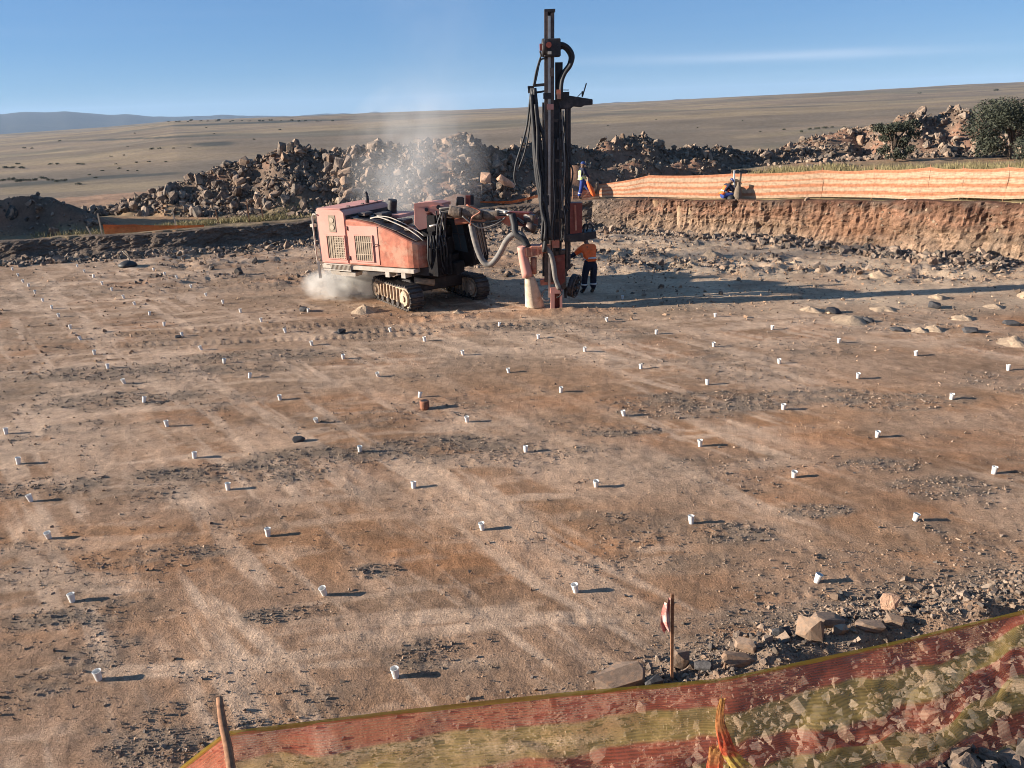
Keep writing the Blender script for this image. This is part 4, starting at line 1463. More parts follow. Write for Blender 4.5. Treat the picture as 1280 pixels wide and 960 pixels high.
# orange barrier mesh along the left and rear lip
TAPE = [[(122, 297, 286.5), (160, 297, 288.5), (214, 291.5, 288), (250, 289, 286.5)], [(600, 262, 258), (640, 260, 253), (684, 258, 250.5)]]
for k, seg in enumerate(TAPE):
    f_, t_ = [], []
    for x, yb, yt in seg:
        zb = [0.95, 1.15][k]
        g = lip(x, 0.5 if k == 0 else 0.9)
        g.z += 0.06
        f_.append(g)
        t_.append(Vector((g.x, g.y, g.z + (yb - yt) * g.y / F * (1.15 if k == 0 else 0.5))))
    fe = empty('barrier_fence', f_[0], ['sagging orange barrier mesh between stakes on the left lip of the pit', 'orange barrier mesh on the rear lip behind the drill boom'][k], 'fence', 'orange barrier mesh fences')
    net_sheet('barrier_mesh', t_, f_, M['tape'], fe, 20, 4, 0.05, 30 + k, sag=0.02)
for x, yb, yt, zb, lab in [(108, 306, 283, 0.8, 'short pale stake left of the orange barrier mesh, nearest the pit edge'), (119, 297, 267, 0.9, 'tall leaning stake at the left end of the orange barrier mesh'),
                           (215, 291, 261, 0.95, 'pale stake standing in the middle of the left orange barrier mesh'), (269, 276, 262, 1.0, 'small pale stake at the foot of the sunlit rock heap'),
                           (308, 281, 251, 1.0, 'brown stake left of two behind the rear of the machine'), (326, 279, 256, 1.0, 'brown stake right of two behind the rear of the machine'),
                           (602, 258, 231, 1.15, 'thin grey stake behind the boom below the ochre boulders'), (918, 249, 213, 1.5, 'white stake behind the crouching worker at the striped screen')]:
    g = lip(x, {108: 0.45, 119: 0.6, 215: 0.75, 269: 2.2, 308: 1.6, 326: 1.7, 602: 1.6, 918: 0.85}[x])
    zg = hz(g.x, g.y)
    tp = P(x + (3 if x == 119 else 0), yt, g.y)
    b = MB()
    b.bar(Vector((g.x, g.y, min(zg, g.z) - 0.25)), tp, 0.05, 0.05)
    o = b.build('stake', M['white'] if x == 918 else (M['palewood'] if x < 250 or x == 602 else M['wood']), origin=(g.x, g.y, g.z))
    tag(o, lab, 'stake', 'stakes round the pit')
# crossbar stake at the foot of the sunlit wall
g = G(1084, 303)
st = empty('crossbar_stake', (g.x, g.y, 0), 'thin dark stake with a pale crossbar at the foot of the sunlit wall', 'stake')
b = MB()
b.bar((g.x, g.y, -0.05), (g.x, g.y, P(1084, 277, g.y).z), 0.035, 0.035)
b.build('post', M['wood'], st)
b = MB()
b.bar(P(1080, 284, g.y - 0.04), P(1098, 283.5, g.y - 0.04), 0.03, 0.05)
b.build('crossbar', M['white'], st)
# white bag on the lip
g = lip(1131, 0.75)
boulder((g.x, g.y - 0.1, g.z + 0.06), 1.0, M['white'], 'small crumpled white bag on the lip below the striped screen', dims=(0.36, 0.25, 0.2), rot=(0.1, 0.2, 0.4), name='plastic_bag', cat='bag')

# red and yellow netting on the near rim
NTOP = [(-2.75, 3.6, 1.1), (-2.12, 4.36, 1.2), (-0.9, 4.51, 1.2), (0.28, 4.63, 1.2), (1.49, 4.72, 1.2), (2.85, 5.04, 1.2), (4.23, 5.41, 1.2), (5.2, 5.66, 1.2), (7.2, 6.25, 1.22), (9.4, 6.9, 1.2)]
NBOT = [(-2.75, 3.0, 0.35), (-2.05, 3.75, 0.32), (-0.8, 3.9, 0.3), (0.35, 4.02, 0.32), (1.5, 4.12, 0.38), (2.75, 4.35, 0.42), (3.95, 4.68, 0.45), (5.0, 4.95, 0.45), (7.0, 5.5, 0.47), (9.2, 6.1, 0.45)]
nf = empty('netting_fence', (0.3, 4.5, 0.2), 'red and yellow striped see-through netting fence across the near rim', 'fence')
net_sheet('net_panel', NTOP[:2], NBOT[:2], M['net'], nf, 16, 14, 0.05, 3, vrange=(0.02, 0.7), fold=0.02, depth=(0.2, 1))
net_sheet('net_panel', NTOP[1:5], NBOT[1:5], M['net'], nf, 90, 22, 0.11, 4, vrange=(0.02, 0.98), fold=0.06)
net_sheet('net_edge', [Vector(p) + Vector((0, -0.012, 0.01)) for p in NBOT], [Vector(p) + Vector((0, -0.02, -0.02)) for p in NBOT], M['netedge'], nf, 90, 2, 0.02, 17)
net_sheet('net_panel', NTOP[4:], NBOT[4:], M['net'], nf, 150, 24, 0.14, 6, vrange=(0.02, 0.98), fold=0.10)
up = Vector((0, 0, 0.016))
net_sheet('net_edge', [Vector(p) + up for p in NTOP], [Vector(p) - up * 1.2 - Vector((0, 0.01, 0)) for p in NTOP], M['netedge'], nf, 90, 2, 0.012, 7)
for pts, rad, seed in [([(1.47, 4.56, 1.17), (1.43, 4.46, 1.05), (1.46, 4.34, 0.93), (1.53, 4.26, 0.84)], [0.018, 0.03, 0.05, 0.075], 3), ([(1.40, 4.36, 0.92), (1.36, 4.28, 0.84), (1.34, 4.16, 0.72)], [0.05, 0.06, 0.05], 6)]:
    cpts = catmull(pts, 6)
    V, Uv, T, sg_ = [], [], [], 30
    for a, p in enumerate(cpts):
        rr2 = float(np.interp(a / (len(cpts) - 1), np.linspace(0, 1, len(rad)), rad))
        for k in range(sg_):
            th = 2 * math.pi * k / sg_
            q = rr2 * (1 + 0.55 * mnoise.noise((math.cos(th) * 2.4 + seed, math.sin(th) * 2.4, a * 0.12)))
            V.append(Vector(p) + Vector((math.cos(th) * q, math.sin(th) * q * 0.45, mnoise.noise((th * 2, a * 0.3, seed)) * 0.02)) - nf.location)
            Uv.append((k / sg_, 0.1 + 0.8 * a / len(cpts)))
    for a in range(len(cpts) - 1):
        for k in range(sg_):
            T.append((a * sg_ + k, a * sg_ + (k + 1) % sg_, (a + 1) * sg_ + (k + 1) % sg_, (a + 1) * sg_ + k))
    link_mesh('bunched_net', np_mesh('bunched_net', V, T, True, uv=Uv), M['netbunch'], nf)
# rough stake carrying the netting
b = MB()
pa, pb = P(274, 872, 4.33), P(292, 985, 3.85)
b.tube([pb, pb.lerp(pa, 0.4) + Vector((0.006, 0, 0)), pb.lerp(pa, 0.7) - Vector((0.004, 0, 0)), pa], [0.03, 0.029, 0.027, 0.022], 6, 3)
b.build('post', M['wood'], nf)
# flagged stake
g = G(840, 862)
fs_ = empty('flagged_stake', (g.x, g.y, 0), 'reddish stake with a red and white flag standing on the near rim', 'stake')
zg = hz(g.x, g.y)
tp = P(840.5, 742, g.y)
b = MB()
b.bar((g.x, g.y, zg - 0.2), tp, 0.026, 0.026)
b.build('pole', M['wood'], fs_)
ft, fb = P(838, 748, g.y - 0.02), P(838, 786, g.y - 0.02)
V, U = [], []
for i in range(7):
    for j in range(9):
        u, v = i / 6, j / 8
        wdt = 0.085 * (0.55 + 0.5 * math.sin(min(1, v * 1.3) * 1.6)) * (1 if v < 0.8 else 1 - (v - 0.8) * 2.2)
        V.append(ft.lerp(fb, v) + Vector((-wdt * u, 0.03 * math.sin(u * 7 + v * 3), -0.05 * u)) - Vector(fs_.location))
T = [(i * 9 + j, i * 9 + j + 1, (i + 1) * 9 + j + 1, (i + 1) * 9 + j) for i in range(6) for j in range(8)]
link_mesh('flag', np_mesh('flag', V, T, True), M['flagcloth'], fs_)

# ------------------------------------------------------------------ the drill rig
rig = empty('drill_rig', (-2.4, 22.8, 0), 'weathered orange crawler drill rig with a tall black mast drilling the pit floor', 'drill rig')
A0 = Vector((-5.595, 23.22, 0))
UD, VD = Vector((0.893, -0.451, 0)), Vector((0.451, 0.893, 0))
UP = Vector((0, 0, 1))


def U(u, v, z):
    return A0 + UD * u + VD * v + UP * z


def ubox(b, u0, u1, v0, v1, z0, z1):
    return b.hull8([U(u0, v0, z0), U(u1, v0, z0), U(u1, v1, z0), U(u0, v1, z0)], [U(u0, v0, z1), U(u1, v0, z1), U(u1, v1, z1), U(u0, v1, z1)])


def grille(parent, u0, u1, z0, z1, nvert, nhor, half=0.0):
    """recessed screen with frame and bars set into the near side"""
    b = MB()
    ubox(b, u0, u1, -0.022, 0.0, z0, z1)
    gp = b.build('grille', M['grille'], parent)
    fr = MB()
    for q0, q1, r0, r1 in [(u0 - .03, u1 + .03, z1, z1 + .03), (u0 - .03, u1 + .03, z0 - .03, z0), (u0 - .03, u0, z0, z1), (u1, u1 + .03, z0, z1)]:
        ubox(fr, q0, q1, -0.05, 0.0, r0, r1)
    fr.build('grille_frame', M['pink'], parent)
    for k in range(nvert):
        q = u0 + (u1 - u0) * (k + 0.5) / nvert
        b = MB()
        ubox(b, q - 0.008, q + 0.008, -0.034, -0.023, z0, z1)
        b.build('grille_bar', M['slat'], parent)
    for k in range(nhor):
        q = z0 + (z1 - z0) * (k + 0.5) / nhor
        b = MB()
        ubox(b, u0 + (u1 - u0) * half, u1, -0.042, -0.035, q - 0.01, q + 0.01)
        b.build('grille_bar', M['slat'], parent)


ZB = 1.2
# rear housing: side profile with a rounded upper front edge, carried across the machine
pr = [U(0, 0, ZB), U(1.02, 0, ZB)]
for k in range(7):
    a = math.pi / 2 * k / 6
    pr.append(U(0.80 + 0.22 * math.cos(a), 0, 2.55 + 0.22 * math.sin(a)))
pr.append(U(-0.03, 0, 2.79))
b = MB()
b.prism(pr, VD * 2.25)
hous = b.build('engine_housing', M['pink'], rig, bevel=0.012)
b = MB()
ubox(b, 1.022, 1.034, 0.02, 2.23, 2.35, 2.62)
b.build('front_shade_plate', M['black'], rig)  # black sheet standing in for the shade on the housing's front face
b = MB()
for v0, v1 in ((0.02, 0.72), (0.735, 1.48), (1.495, 2.22)):
    ubox(b, 0.0, 0.84, v0, v1, 2.785, 2.81)
rf = b.build('roof_panel', M['pink'], rig)
for u_, v_ in ((0.72, 0.5), (0.72, 1.2), (0.72, 1.9)):
    b = MB()
    ubox(b, u_, u_ + 0.09, v_, v_ + 0.05, 2.811, 2.84)
    b.build('latch', M['black'], rig)
# rear door with its two grilles
b = MB()
ubox(b, 0.10, 0.98, -0.016, -0.001, 1.24, 2.70)
dr = b.build('rear_door', M['pink'], rig)
grille(dr, 0.30, 0.93, 1.36, 2.02, 7, 9, 0.42)
b = MB()
ubox(b, 0.42, 0.66, -0.03, -0.016, 2.13, 2.62)
lg = b.build('lamp_panel', M['grille'], rig)
for z_ in (2.27, 2.48):
    b = MB()
    b.cyl(U(0.54, -0.045, z_), U(0.54, -0.03, z_), 0.075, 16)
    b.build('round_vent', M['slat'], lg)
# hood: lofted along the machine, round front corner
secs = []
us = [1.03, 1.4, 1.8, 2.16, 2.6, 2.95, 3.1, 3.25, 3.38, 3.48, 3.55, 3.6]
for u in us:
    zt = float(np.interp(u, [1.03, 1.4, 2.16, 2.6, 3.0, 3.5, 4.0], [2.52, 2.5, 2.36, 2.22, 2.05, 1.86, 1.74]))
    vn = 0 if u < 3.05 else 0.5 * (1 - math.sqrt(max(0, 1 - ((u - 3.05) / 0.55) ** 2)))
    secs.append([U(u, vn, ZB), U(u, vn, zt - 0.06), U(u, vn + 0.02, zt - 0.02), U(u, vn + 0.07, zt), U(u, 1.15, zt + 0.02), U(u, 1.15, ZB)])
b = MB()
vv = [[b.bm.verts.new(p) for p in s_] for s_ in secs]
for s0, s1 in zip(vv, vv[1:]):
    for k in range(6):
        b.bm.faces.new((s0[k], s0[(k + 1) % 6], s1[(k + 1) % 6], s1[k]))
b.bm.faces.new(vv[0])
b.bm.faces.new(vv[-1][::-1])
hood = b.build('engine_hood', M['orange'], rig)
b = MB()
ubox(b, 3.605, 3.64, 0.40, 1.15, 1.2, 2.0)
b.build('hood_end_plate', M['black'], rig)
b = MB()
b.hull8([U(1.06, 1.2, 2.42), U(2.1, 1.2, 2.42), U(2.1, 2.2, 2.42), U(1.06, 2.2, 2.42)], [U(1.06, 1.2, 2.5), U(2.05, 1.2, 2.5), U(2.05, 2.2, 2.5), U(1.06, 2.2, 2.5)])
b.build('deck_cover', M['pink'], rig)
# tanks, pipes and covers crowding the top of the hood
for u_, v_, su, sv, sz, m in ((1.35, 0.35, 0.3, 0.4, 0.16, 'steel'), (1.75, 0.6, 0.34, 0.5, 0.2, 'black'), (2.15, 0.4, 0.22, 0.34, 0.16, 'deep_black'), (2.5, 0.65, 0.3, 0.44, 0.22, 'black'), (2.85, 0.4, 0.2, 0.3, 0.14, 'steel'), (3.1, 0.7, 0.22, 0.4, 0.2, 'deep_black')):
    z_ = float(np.interp(u_, [1.03, 1.4, 2.16, 2.6, 3.0, 3.5, 4.0], [2.52, 2.5, 2.36, 2.22, 2.05, 1.86, 1.74])) + 0.05
    b = MB()
    ubox(b, u_ - su / 2, u_ + su / 2, v_, v_ + sv, z_, z_ + sz * 0.7)
    b.build('hood_cover', M[m], rig, bevel=0.03)
# dark deck plates on the hood
for u0, u1 in ((1.1, 1.9), (1.93, 2.7), (2.73, 3.35)):
    b = MB()
    z0 = float(np.interp(u0, [1.03, 1.4, 2.16, 2.6, 3.0, 3.5, 4.0], [2.52, 2.5, 2.36, 2.22, 2.05, 1.86, 1.74])) + 0.03
    z1 = float(np.interp(u1, [1.03, 1.4, 2.16, 2.6, 3.0, 3.5, 4.0], [2.52, 2.5, 2.36, 2.22, 2.05, 1.86, 1.74])) + 0.03
    b.hull8([U(u0, 0.12, z0), U(u1, 0.12, z1), U(u1, 1.12, z1), U(u0, 1.12, z0)], [U(u0, 0.12, z0 + .02), U(u1, 0.12, z1 + .02), U(u1, 1.12, z1 + .02), U(u0, 1.12, z0 + .02)])
    b.build('deck_plate', M['steel'], rig)
b = MB()
ubox(b, 1.06, 2.12, -0.016, -0.001, 1.24, 2.34)
dr = b.build('side_door', M['pink'], rig)
grille(dr, 1.32, 1.92, 1.34, 2.06, 8, 2, 0.0)
for z_ in (1.33, 2.2):
    b = MB()
    b.cyl(U(1.075, -0.03, z_), U(1.075, -0.03, z_ + 0.12), 0.014, 6)
    b.build('hinge', M['black'], dr)
b = MB()
b.tube([U(1.98, -0.02, 1.75), U(1.99, -0.06, 1.8), U(2.05, -0.06, 1.83), U(2.08, -0.02, 1.84)], 0.01, 5, 3)
b.build('door_handle', M['black'], dr)
# far half of the upper structure
b = MB()
ubox(b, 1.04, 3.3, 1.17, 2.22, 1.12, 1.9)
b.build('side_tank', M['black'], rig, bevel=0.02)
b = MB()
b.tube([U(1.5, 1.7, 2.0), U(1.5, 1.7, 2.55), U(1.55, 1.7, 2.9)], 0.14, 12, 4)
b.build('air_filter', M['black'], rig)
b = MB()
b.cyl(U(0.75, 1.5, 2.78), U(0.75, 1.5, 3.02), 0.06, 10)
b.tube([U(0.75, 1.5, 3.0), U(0.75, 1.5, 3.06), U(0.71, 1.5, 3.13)], 0.045, 8, 3)
b.build('exhaust_pipe', M['black'], rig)
# pale chassis rail, step grating and fenders
b = MB()
ubox(b, 0.02, 3.3, -0.05, 0.3, 1.05, 1.17)
b.build('chassis_rail', M['pale'], rig, bevel=0.01)
b = MB()
ubox(b, 0.02, 3.95, 0.28, 2.15, 0.95, 1.19)
b.build('chassis', M['black'], rig)
b = MB()
ubox(b, 0.12, 1.12, -0.10, -0.052, 1.0, 1.03)
ubox(b, 0.12, 1.12, -0.10, -0.052, 1.18, 1.205)
st = b.build('step', M['pale'], rig)
for k in range(16):
    b = MB()
    q = 0.36 + k * 0.048
    ubox(b, q, q + 0.014, -0.095, -0.06, 1.03, 1.18)
    b.build('step_bar', M['pale'], st)
for u0, u1, z0, z1 in ((0.34, 0.62, 0.86, 0.98), (0.66, 1.2, 0.84, 0.96)):
    b = MB()
    b.hull8([U(u0, -0.02, z0), U(u1, -0.02, z0), U(u1, 0.3, z0), U(u0, 0.3, z0)], [U(u0 - .03, -0.06, z1), U(u1 + .04, -0.06, z1), U(u1 + .04, 0.3, z1), U(u0 - .03, 0.3, z1)])
    b.build('fender', M['pale'], rig)
for u0 in (2.3, 2.85):
    b = MB()
    ubox(b, u0, u0 + 0.14, -0.04, 0.3, 0.9, 1.05)
    b.build('bracket', M['pale'], rig)
b = MB()
for u_, v_ in ((-0.16, -0.02), (-0.16, 0.7), (-0.16, 1.5)):
    b.tube([U(u_ + .16, v_, 2.62), U(u_, v_, 2.58), U(u_ - 0.02, v_, 1.9), U(u_, v_, 1.2), U(u_ + .16, v_, 1.15)], 0.024, 6, 4)
b.build('rear_rail', M['pale'], rig)
b = MB()
ubox(b, -0.09, -0.002, 0.05, 2.2, 1.25, 2.7)
b.build('radiator', M['pale'], rig)
b = MB()
b.bar(U(-0.12, -0.03, 0.72), U(-0.12, -0.03, 1.24), 0.07, 0.07)
b.build('rear_bumper_post', M['pale'], rig)
b = MB()
ubox(b, -0.3, -0.15, -0.02, 0.1, 2.25, 2.34)
b.build('rear_lamp', M['pale'], rig)
# handrail pipes on the hood
b = MB()
b.tube([U(1.7, 0.3, 2.52), U(2.1, 0.25, 2.56), U(2.9, 0.22, 2.32), U(3.35, 0.2, 2.1), U(3.5, 0.25, 1.95)], 0.02, 6, 5)
b.tube([U(1.75, 0.55, 2.56), U(2.3, 0.5, 2.52), U(3.1, 0.42, 2.24), U(3.45, 0.4, 2.05)], 0.016, 6, 5)
b.build('handrail', M['pale'], rig)
# front valve block and cab
for u0, u1, v0, v1, z0, z1 in ((3.62, 3.95, 0.22, 1.2, 0.95, 1.75), (3.64, 3.78, 0.3, 0.7, 1.75, 2.2), (3.95, 4.12, 0.45, 1.15, 0.98, 1.5), (4.0, 4.3, 0.62, 1.1, 0.95, 1.3), (3.8, 3.9, 0.35, 0.5, 1.5, 2.1), (3.92, 4.02, 0.7, 1.0, 1.5, 2.0),
                               (3.66, 3.9, 0.75, 1.18, 1.75, 2.3), (4.12, 4.2, 0.5, 0.6, 1.0, 1.6)):
    b = MB()
    ubox(b, u0, u1, v0, v1, z0, z1)
    b.build('valve_block', M['deep_black'], rig, bevel=0.02)
for k in range(7):
    b = MB()
    q = 3.66 + k * 0.07
    b.tube([U(q, 0.25 + 0.03 * k, 2.1), U(q + 0.05, 0.14 + 0.05 * k, 1.75), U(q + 0.02, 0.17 + 0.06 * k, 1.35), U(q + 0.1, 0.3 + 0.05 * k, 1.0)], 0.026, 6, 5)
    b.build('hose', M['rubber'], rig)
b = MB()
ubox(b, 3.25, 3.75, 0.55, 1.15, 2.0, 2.62)
b.build('boom_turret', M['deep_black'], rig, bevel=0.03)
cz0, cz1 = 1.1, 2.62
b = MB()
b.prism([U(3.2, 1.22, cz0), U(4.52, 1.22, cz0), U(4.55, 1.22, 1.35), U(4.3, 1.22, cz1), U(3.25, 1.22, cz1)], VD * 0.95)
cab = b.build('cab', M['deep_black'], rig, bevel=0.03)
b = MB()
b.prism([U(3.55, 1.20, 1.62), U(4.38, 1.20, 1.5), U(4.22, 1.20, 2.45), U(3.45, 1.20, 2.45)], VD * 0.015)
w1 = b.build('window', M['glass'], cab)
for t in (0.25, 0.5, 0.75):
    b = MB()
    b.bar(U(3.55 + 0.83 * t, 1.18, 1.60), U(3.45 + 0.77 * t, 1.18, 2.45), 0.022, 0.022)
    b.build('window_bar', M['black'], cab)
b = MB()
b.bar(U(3.5, 1.18, 2.03), U(4.3, 1.18, 2.03), 0.022, 0.022)
b.build('window_bar', M['black'], cab)
fo = UD * 0.03
b = MB()
b.prism([U(4.50, 1.30, 1.4) + fo, U(4.50, 2.08, 1.4) + fo, U(4.30, 2.08, 2.5) + fo, U(4.30, 1.30, 2.5) + fo], UD * 0.012)
b.build('windscreen', M['glass'], cab)
for k in range(9):
    b = MB()
    v_ = 1.28 + k * 0.1
    b.bar(U(4.58, v_, 1.3), U(4.36, v_, 2.55), 0.02, 0.02)
    b.build('guard_bar', M['pale'] if k % 2 else M['steel'], cab)
# slewing ring and undercarriage
TD, ND = Vector((-0.564, 0.826, 0)), Vector((0.826, 0.564, 0))     # towards the track's rear; across the tracks
TA = Vector((-2.79, 21.36, 0))
und = TA + ND * 1.31 + TD * 1.27
b = MB()
b.cyl(und + UP * 0.72, und + UP * 1.0, 0.62, 24)
b.build('slew_ring', M['black'], rig)
b = MB()
b.box(und + UP * 0.56, 1.75, 1.1, 0.36, ND, TD)
b.build('undercarriage', M['black'], rig, bevel=0.03)
b = MB()
b.tube([und - ND * 0.75 - TD * 0.5 + UP * 0.75, und - ND * 0.2 - TD * 0.72 + UP * 0.62], 0.1, 10, 0)
b.build('travel_motor', M['track'], rig)


def crawler(a, wdt=0.44, L=2.55, hgt=0.70):
    r_ = hgt / 2

    def path(s):
        """s in metres round the belt -> offset along the track from its front, height, tangent angle"""
        st_ = L - 2 * r_
        per = 2 * st_ + 2 * math.pi * r_
        s %= per
        if s < st_:
            return r_ + s, 0.0, 0.0
        s -= st_
        if s < math.pi * r_:
            t = s / r_
            return L - r_ + r_ * math.sin(t), r_ - r_ * math.cos(t), t
        s -= math.pi * r_
        if s < st_:
            return L - r_ - s, hgt - 0.05 * math.sin(math.pi * s / st_), math.pi
        s -= st_
        t = s / r_
        return r_ - r_ * math.sin(t), r_ + r_ * math.cos(t), math.pi + t
    per = 2 * (L - hgt) + math.pi * hgt
    b = MB()
    poly = []
    for k in range(28):
        q, z, _ = path(per * k / 28)
        c = 0.87
        poly.append(a + TD * (L / 2 + (q - L / 2) * 0.955) + UP * (r_ + (z - r_) * c))
    b.prism([p + ND * 0.05 for p in poly], ND * (wdt - 0.1))
    fr = b.build('track', M['track'], rig)
    n = 40
    hs = per / n
    shoe_me = None
    for k in range(n):
        q, z, t = path(per * (k + 0.5) / n)
        tt = TD * math.cos(t) + UP * math.sin(t)
        nn = UP * math.cos(t) - TD * math.sin(t)
        c = a + TD * q + UP * z + ND * wdt / 2 + nn * 0.025
        if shoe_me is None:
            b = MB()
            b.box((0, 0, 0), hs * 0.9, wdt, 0.035)
            b.box((hs * 0.25, 0, -0.035), 0.03, wdt * 0.98, 0.05)
            o = b.build('shoe', M['shoe'], fr)
            for v in o.data.vertices:
                v.co += Vector(rig.location)
            shoe_me = o.data
        else:
            o = link_mesh('shoe', shoe_me, None, fr)
        mt = Matrix((tt, ND, nn)).transposed().to_4x4()
        mt.translation = c - Vector(rig.location)
        o.matrix_local = mt
    # side frame, ribs, rollers, idler and sprocket
    for sgn, off in ((-1, 0.02), (1, wdt - 0.02)):
        for k in range(9):
            b = MB()
            p = a + TD * (0.42 + k * 0.21) + ND * off
            b.bar(p + UP * 0.2, p + UP * 0.58, 0.05, 0.06, up=ND)
            b.build('side_rib', M['track'], fr)
        for k in range(6):
            b = MB()
            p = a + TD * (0.45 + k * 0.33) + ND * off + UP * 0.13
            b.cyl(p, p + ND * 0.05 * sgn, 0.075, 10)
            b.build('roller', M['shoe'], fr)
        for q in (0.37, L - 0.37):
            b = MB()
            p = a + TD * q + ND * off + UP * r_
            b.cyl(p - ND * 0.02 * sgn, p + ND * 0.045 * sgn, 0.22, 16)
            b.cyl(p + ND * 0.045 * sgn, p + ND * 0.09 * sgn, 0.09, 10)
            b.build('idler_wheel', M['track'], fr)
    return fr


crawler(TA)
crawler(TA + ND * 2.18 - TD * 0.1)

# boom
YB_ = 22.15


def pprism(name, poly, Y, depth, m, parent=rig, bevel=0.0, dv=VD):
    b = MB()
    b.prism([P(x, y, Y) for x, y in poly], dv * depth)
    return b.build(name, m, parent, bevel=bevel)


pprism('boom_bracket', [(517, 257), (545, 256), (542, 264), (533, 267), (536, 273), (535, 285), (524, 288), (518, 281)], YB_, 0.55, M['pink'], bevel=0.012)
pprism('bracket_plate', [(517, 254.5), (540, 252), (552, 254), (552, 258), (518, 258.5)], YB_ - 0.02, 0.5, M['pink'])
pprism('bracket_arm', [(534, 262), (541, 257), (554, 257), (556, 264), (544, 270), (540, 266)], YB_ - 0.06, 0.3, M['pink'])
b = MB()
b.cyl(P(533, 262, YB_ - 0.12), P(533, 262, YB_ + 0.6), 0.055, 10)
b.cyl(P(548, 259, YB_ - 0.14), P(548, 259, YB_ + 0.5), 0.06, 10)
b.build('pivot_pin', M['black'], rig)
b = MB()
b.bar(P(545, 266, 22.3), P(612, 268, 22.0), 0.26, 0.26)
b.bar(P(612, 268, 22.0), P(668, 274, 21.5), 0.22, 0.24)
boom = b.build('boom', M['steel'], rig, bevel=0.02)
b = MB()
b.bar(P(620, 263, 21.9), P(664, 271, 21.5), 0.16, 0.1)
b.build('boom_head_plate', M['pale'], rig, bevel=0.02)
pprism('boom_knuckle', [(634, 265), (660, 266), (668, 275), (668, 283), (655, 284), (640, 278)], 21.5, 0.25, M['red'])
b = MB()
b.cyl(P(569, 277.5, 21.95), P(606, 273, 21.85), 0.09, 14)
b.build('lift_cylinder', M['orange'], rig)
b = MB()
b.cyl(P(606, 273, 21.85), P(632, 271, 21.75), 0.05, 10)
b.build('cylinder_rod', M['orange'], rig)
pprism('link_arm', [(618, 271), (632, 270), (644, 273), (644, 280), (636, 283), (626, 277)], 21.62, 0.12, M['orange'])
b = MB()
b.cyl(P(658, 282, 21.45), P(670, 287, 21.4), 0.13, 14)
b.build('swing_cylinder', M['steel'], rig)
b = MB()
b.cyl(P(571, 257, 22.2), P(571, 248, 22.2), 0.03, 8)
b.build('boom_lug', M['black'], rig)
# things on top of the cab, seen over the boom
for x, y0, y1, wd, m in ((575, 256, 246, 0.16, 'black'), (585, 256, 244, 0.14, 'red'), (590, 256, 243, 0.1, 'black'), (578, 256, 247, 0.1, 'black')):
    b = MB()
    b.bar(P(x, y0, 22.5), P(x, y1, 22.5), wd, wd)
    b.build('work_lamp', M[m], rig)
# hose bundles along the boom, clamped in sleeves
for k in range(7):
    dy, dz = (k % 4) * 2.1, (k // 4) * 0.1
    b = MB()
    b.tube([P(549, 261 + dy, 21.95 + dz), P(566, 259.5 + dy * 0.9, 21.9 + dz), P(585, 262 + dy * 0.8, 21.85 + dz), P(608, 264 + dy * 0.6, 21.78 + dz), P(625, 266 + dy * 0.5, 21.7 + dz), P(640, 268 + dy * 0.4, 21.6 + dz), P(655, 278 + dy * 0.4, 21.4 + dz)], 0.028, 6, 5)
    b.build('hose', M['rubber' if k % 2 else 'greyhose'], rig)
for x0, y0, x1, y1, r_ in ((562, 263, 577, 266, 0.15), (578, 265, 603, 269, 0.15), (604, 269, 624, 268, 0.13)):
    b = MB()
    b.tube([P(x0, y0, 21.83), P((x0 + x1) / 2, (y0 + y1) / 2 + 0.5, 21.8), P(x1, y1, 21.76)], [r_ * 0.92, r_, r_ * 0.9], 12, 4)
    b.build('hose_sleeve', M['sleeve'], rig)
for x, y in ((630, 265), (634, 268), (637, 271)):
    b = MB()
    b.cyl(P(x, y, 21.52), P(x + 4, y + 1, 21.5), 0.045, 8)
    b.build('hose_fitting', M['bright'], rig)
# loose loops hanging under the boom bracket
for k, pts in enumerate([[(552, 265), (547, 280), (546, 297), (546, 312)], [(554, 266), (551, 282), (549, 300), (547, 311)], [(557, 266), (556, 284), (553, 302), (551, 312)], [(550, 264), (553, 276), (556, 292), (555, 306)], [(545, 264), (547, 274), (550, 288), (549, 300)]]):
    b = MB()
    b.tube([P(x, y, 21.75 + 0.03 * k) for x, y in pts], 0.024, 6, 5)
    b.build('hose', M['greyhose' if k % 2 else 'rubber'], rig)
b = MB()
b.cyl(P(537, 283, 21.9), P(551, 280, 21.9), 0.035, 8)
b.build('cross_rod', M['bright'], rig)
for pts, m in (([(578, 270), (588, 278), (602, 285), (618, 281), (632, 272)], 'greyhose'), ([(586, 272), (590, 277), (612, 278), (628, 274)], 'rubber'), ([(583, 256), (600, 264), (590, 272), (588, 282)], 'orange')):
    b = MB()
    b.tube([P(x, y, 21.6) for x, y in pts], 0.024, 6, 6)
    b.build('hose', M[m], rig)
# big grey suction hose in a U from cab to dust head
b = MB()
b.tube([P(589, 280, 21.7), P(592, 295, 21.65), P(598, 315, 21.6), (P(605, 328, 21.55)), P(614, 330, 21.5), P(624, 318, 21.45), P(633, 301, 21.4), P(642, 293, 21.35), P(651, 293, 21.3), P(657, 303, 21.25), P(659, 312, 21.2)], 0.085, 12, 5)
b.build('suction_hose', M['greyhose'], rig)
b = MB()
b.tube([P(640, 268, 21.5), P(643, 280, 21.4), P(645, 292, 21.32), P(654, 299, 21.25), P(660, 309, 21.2)], 0.1, 10, 5)
b.build('boom_end_hose', M['rubber'], rig)

# feed mast
YM = 21.2


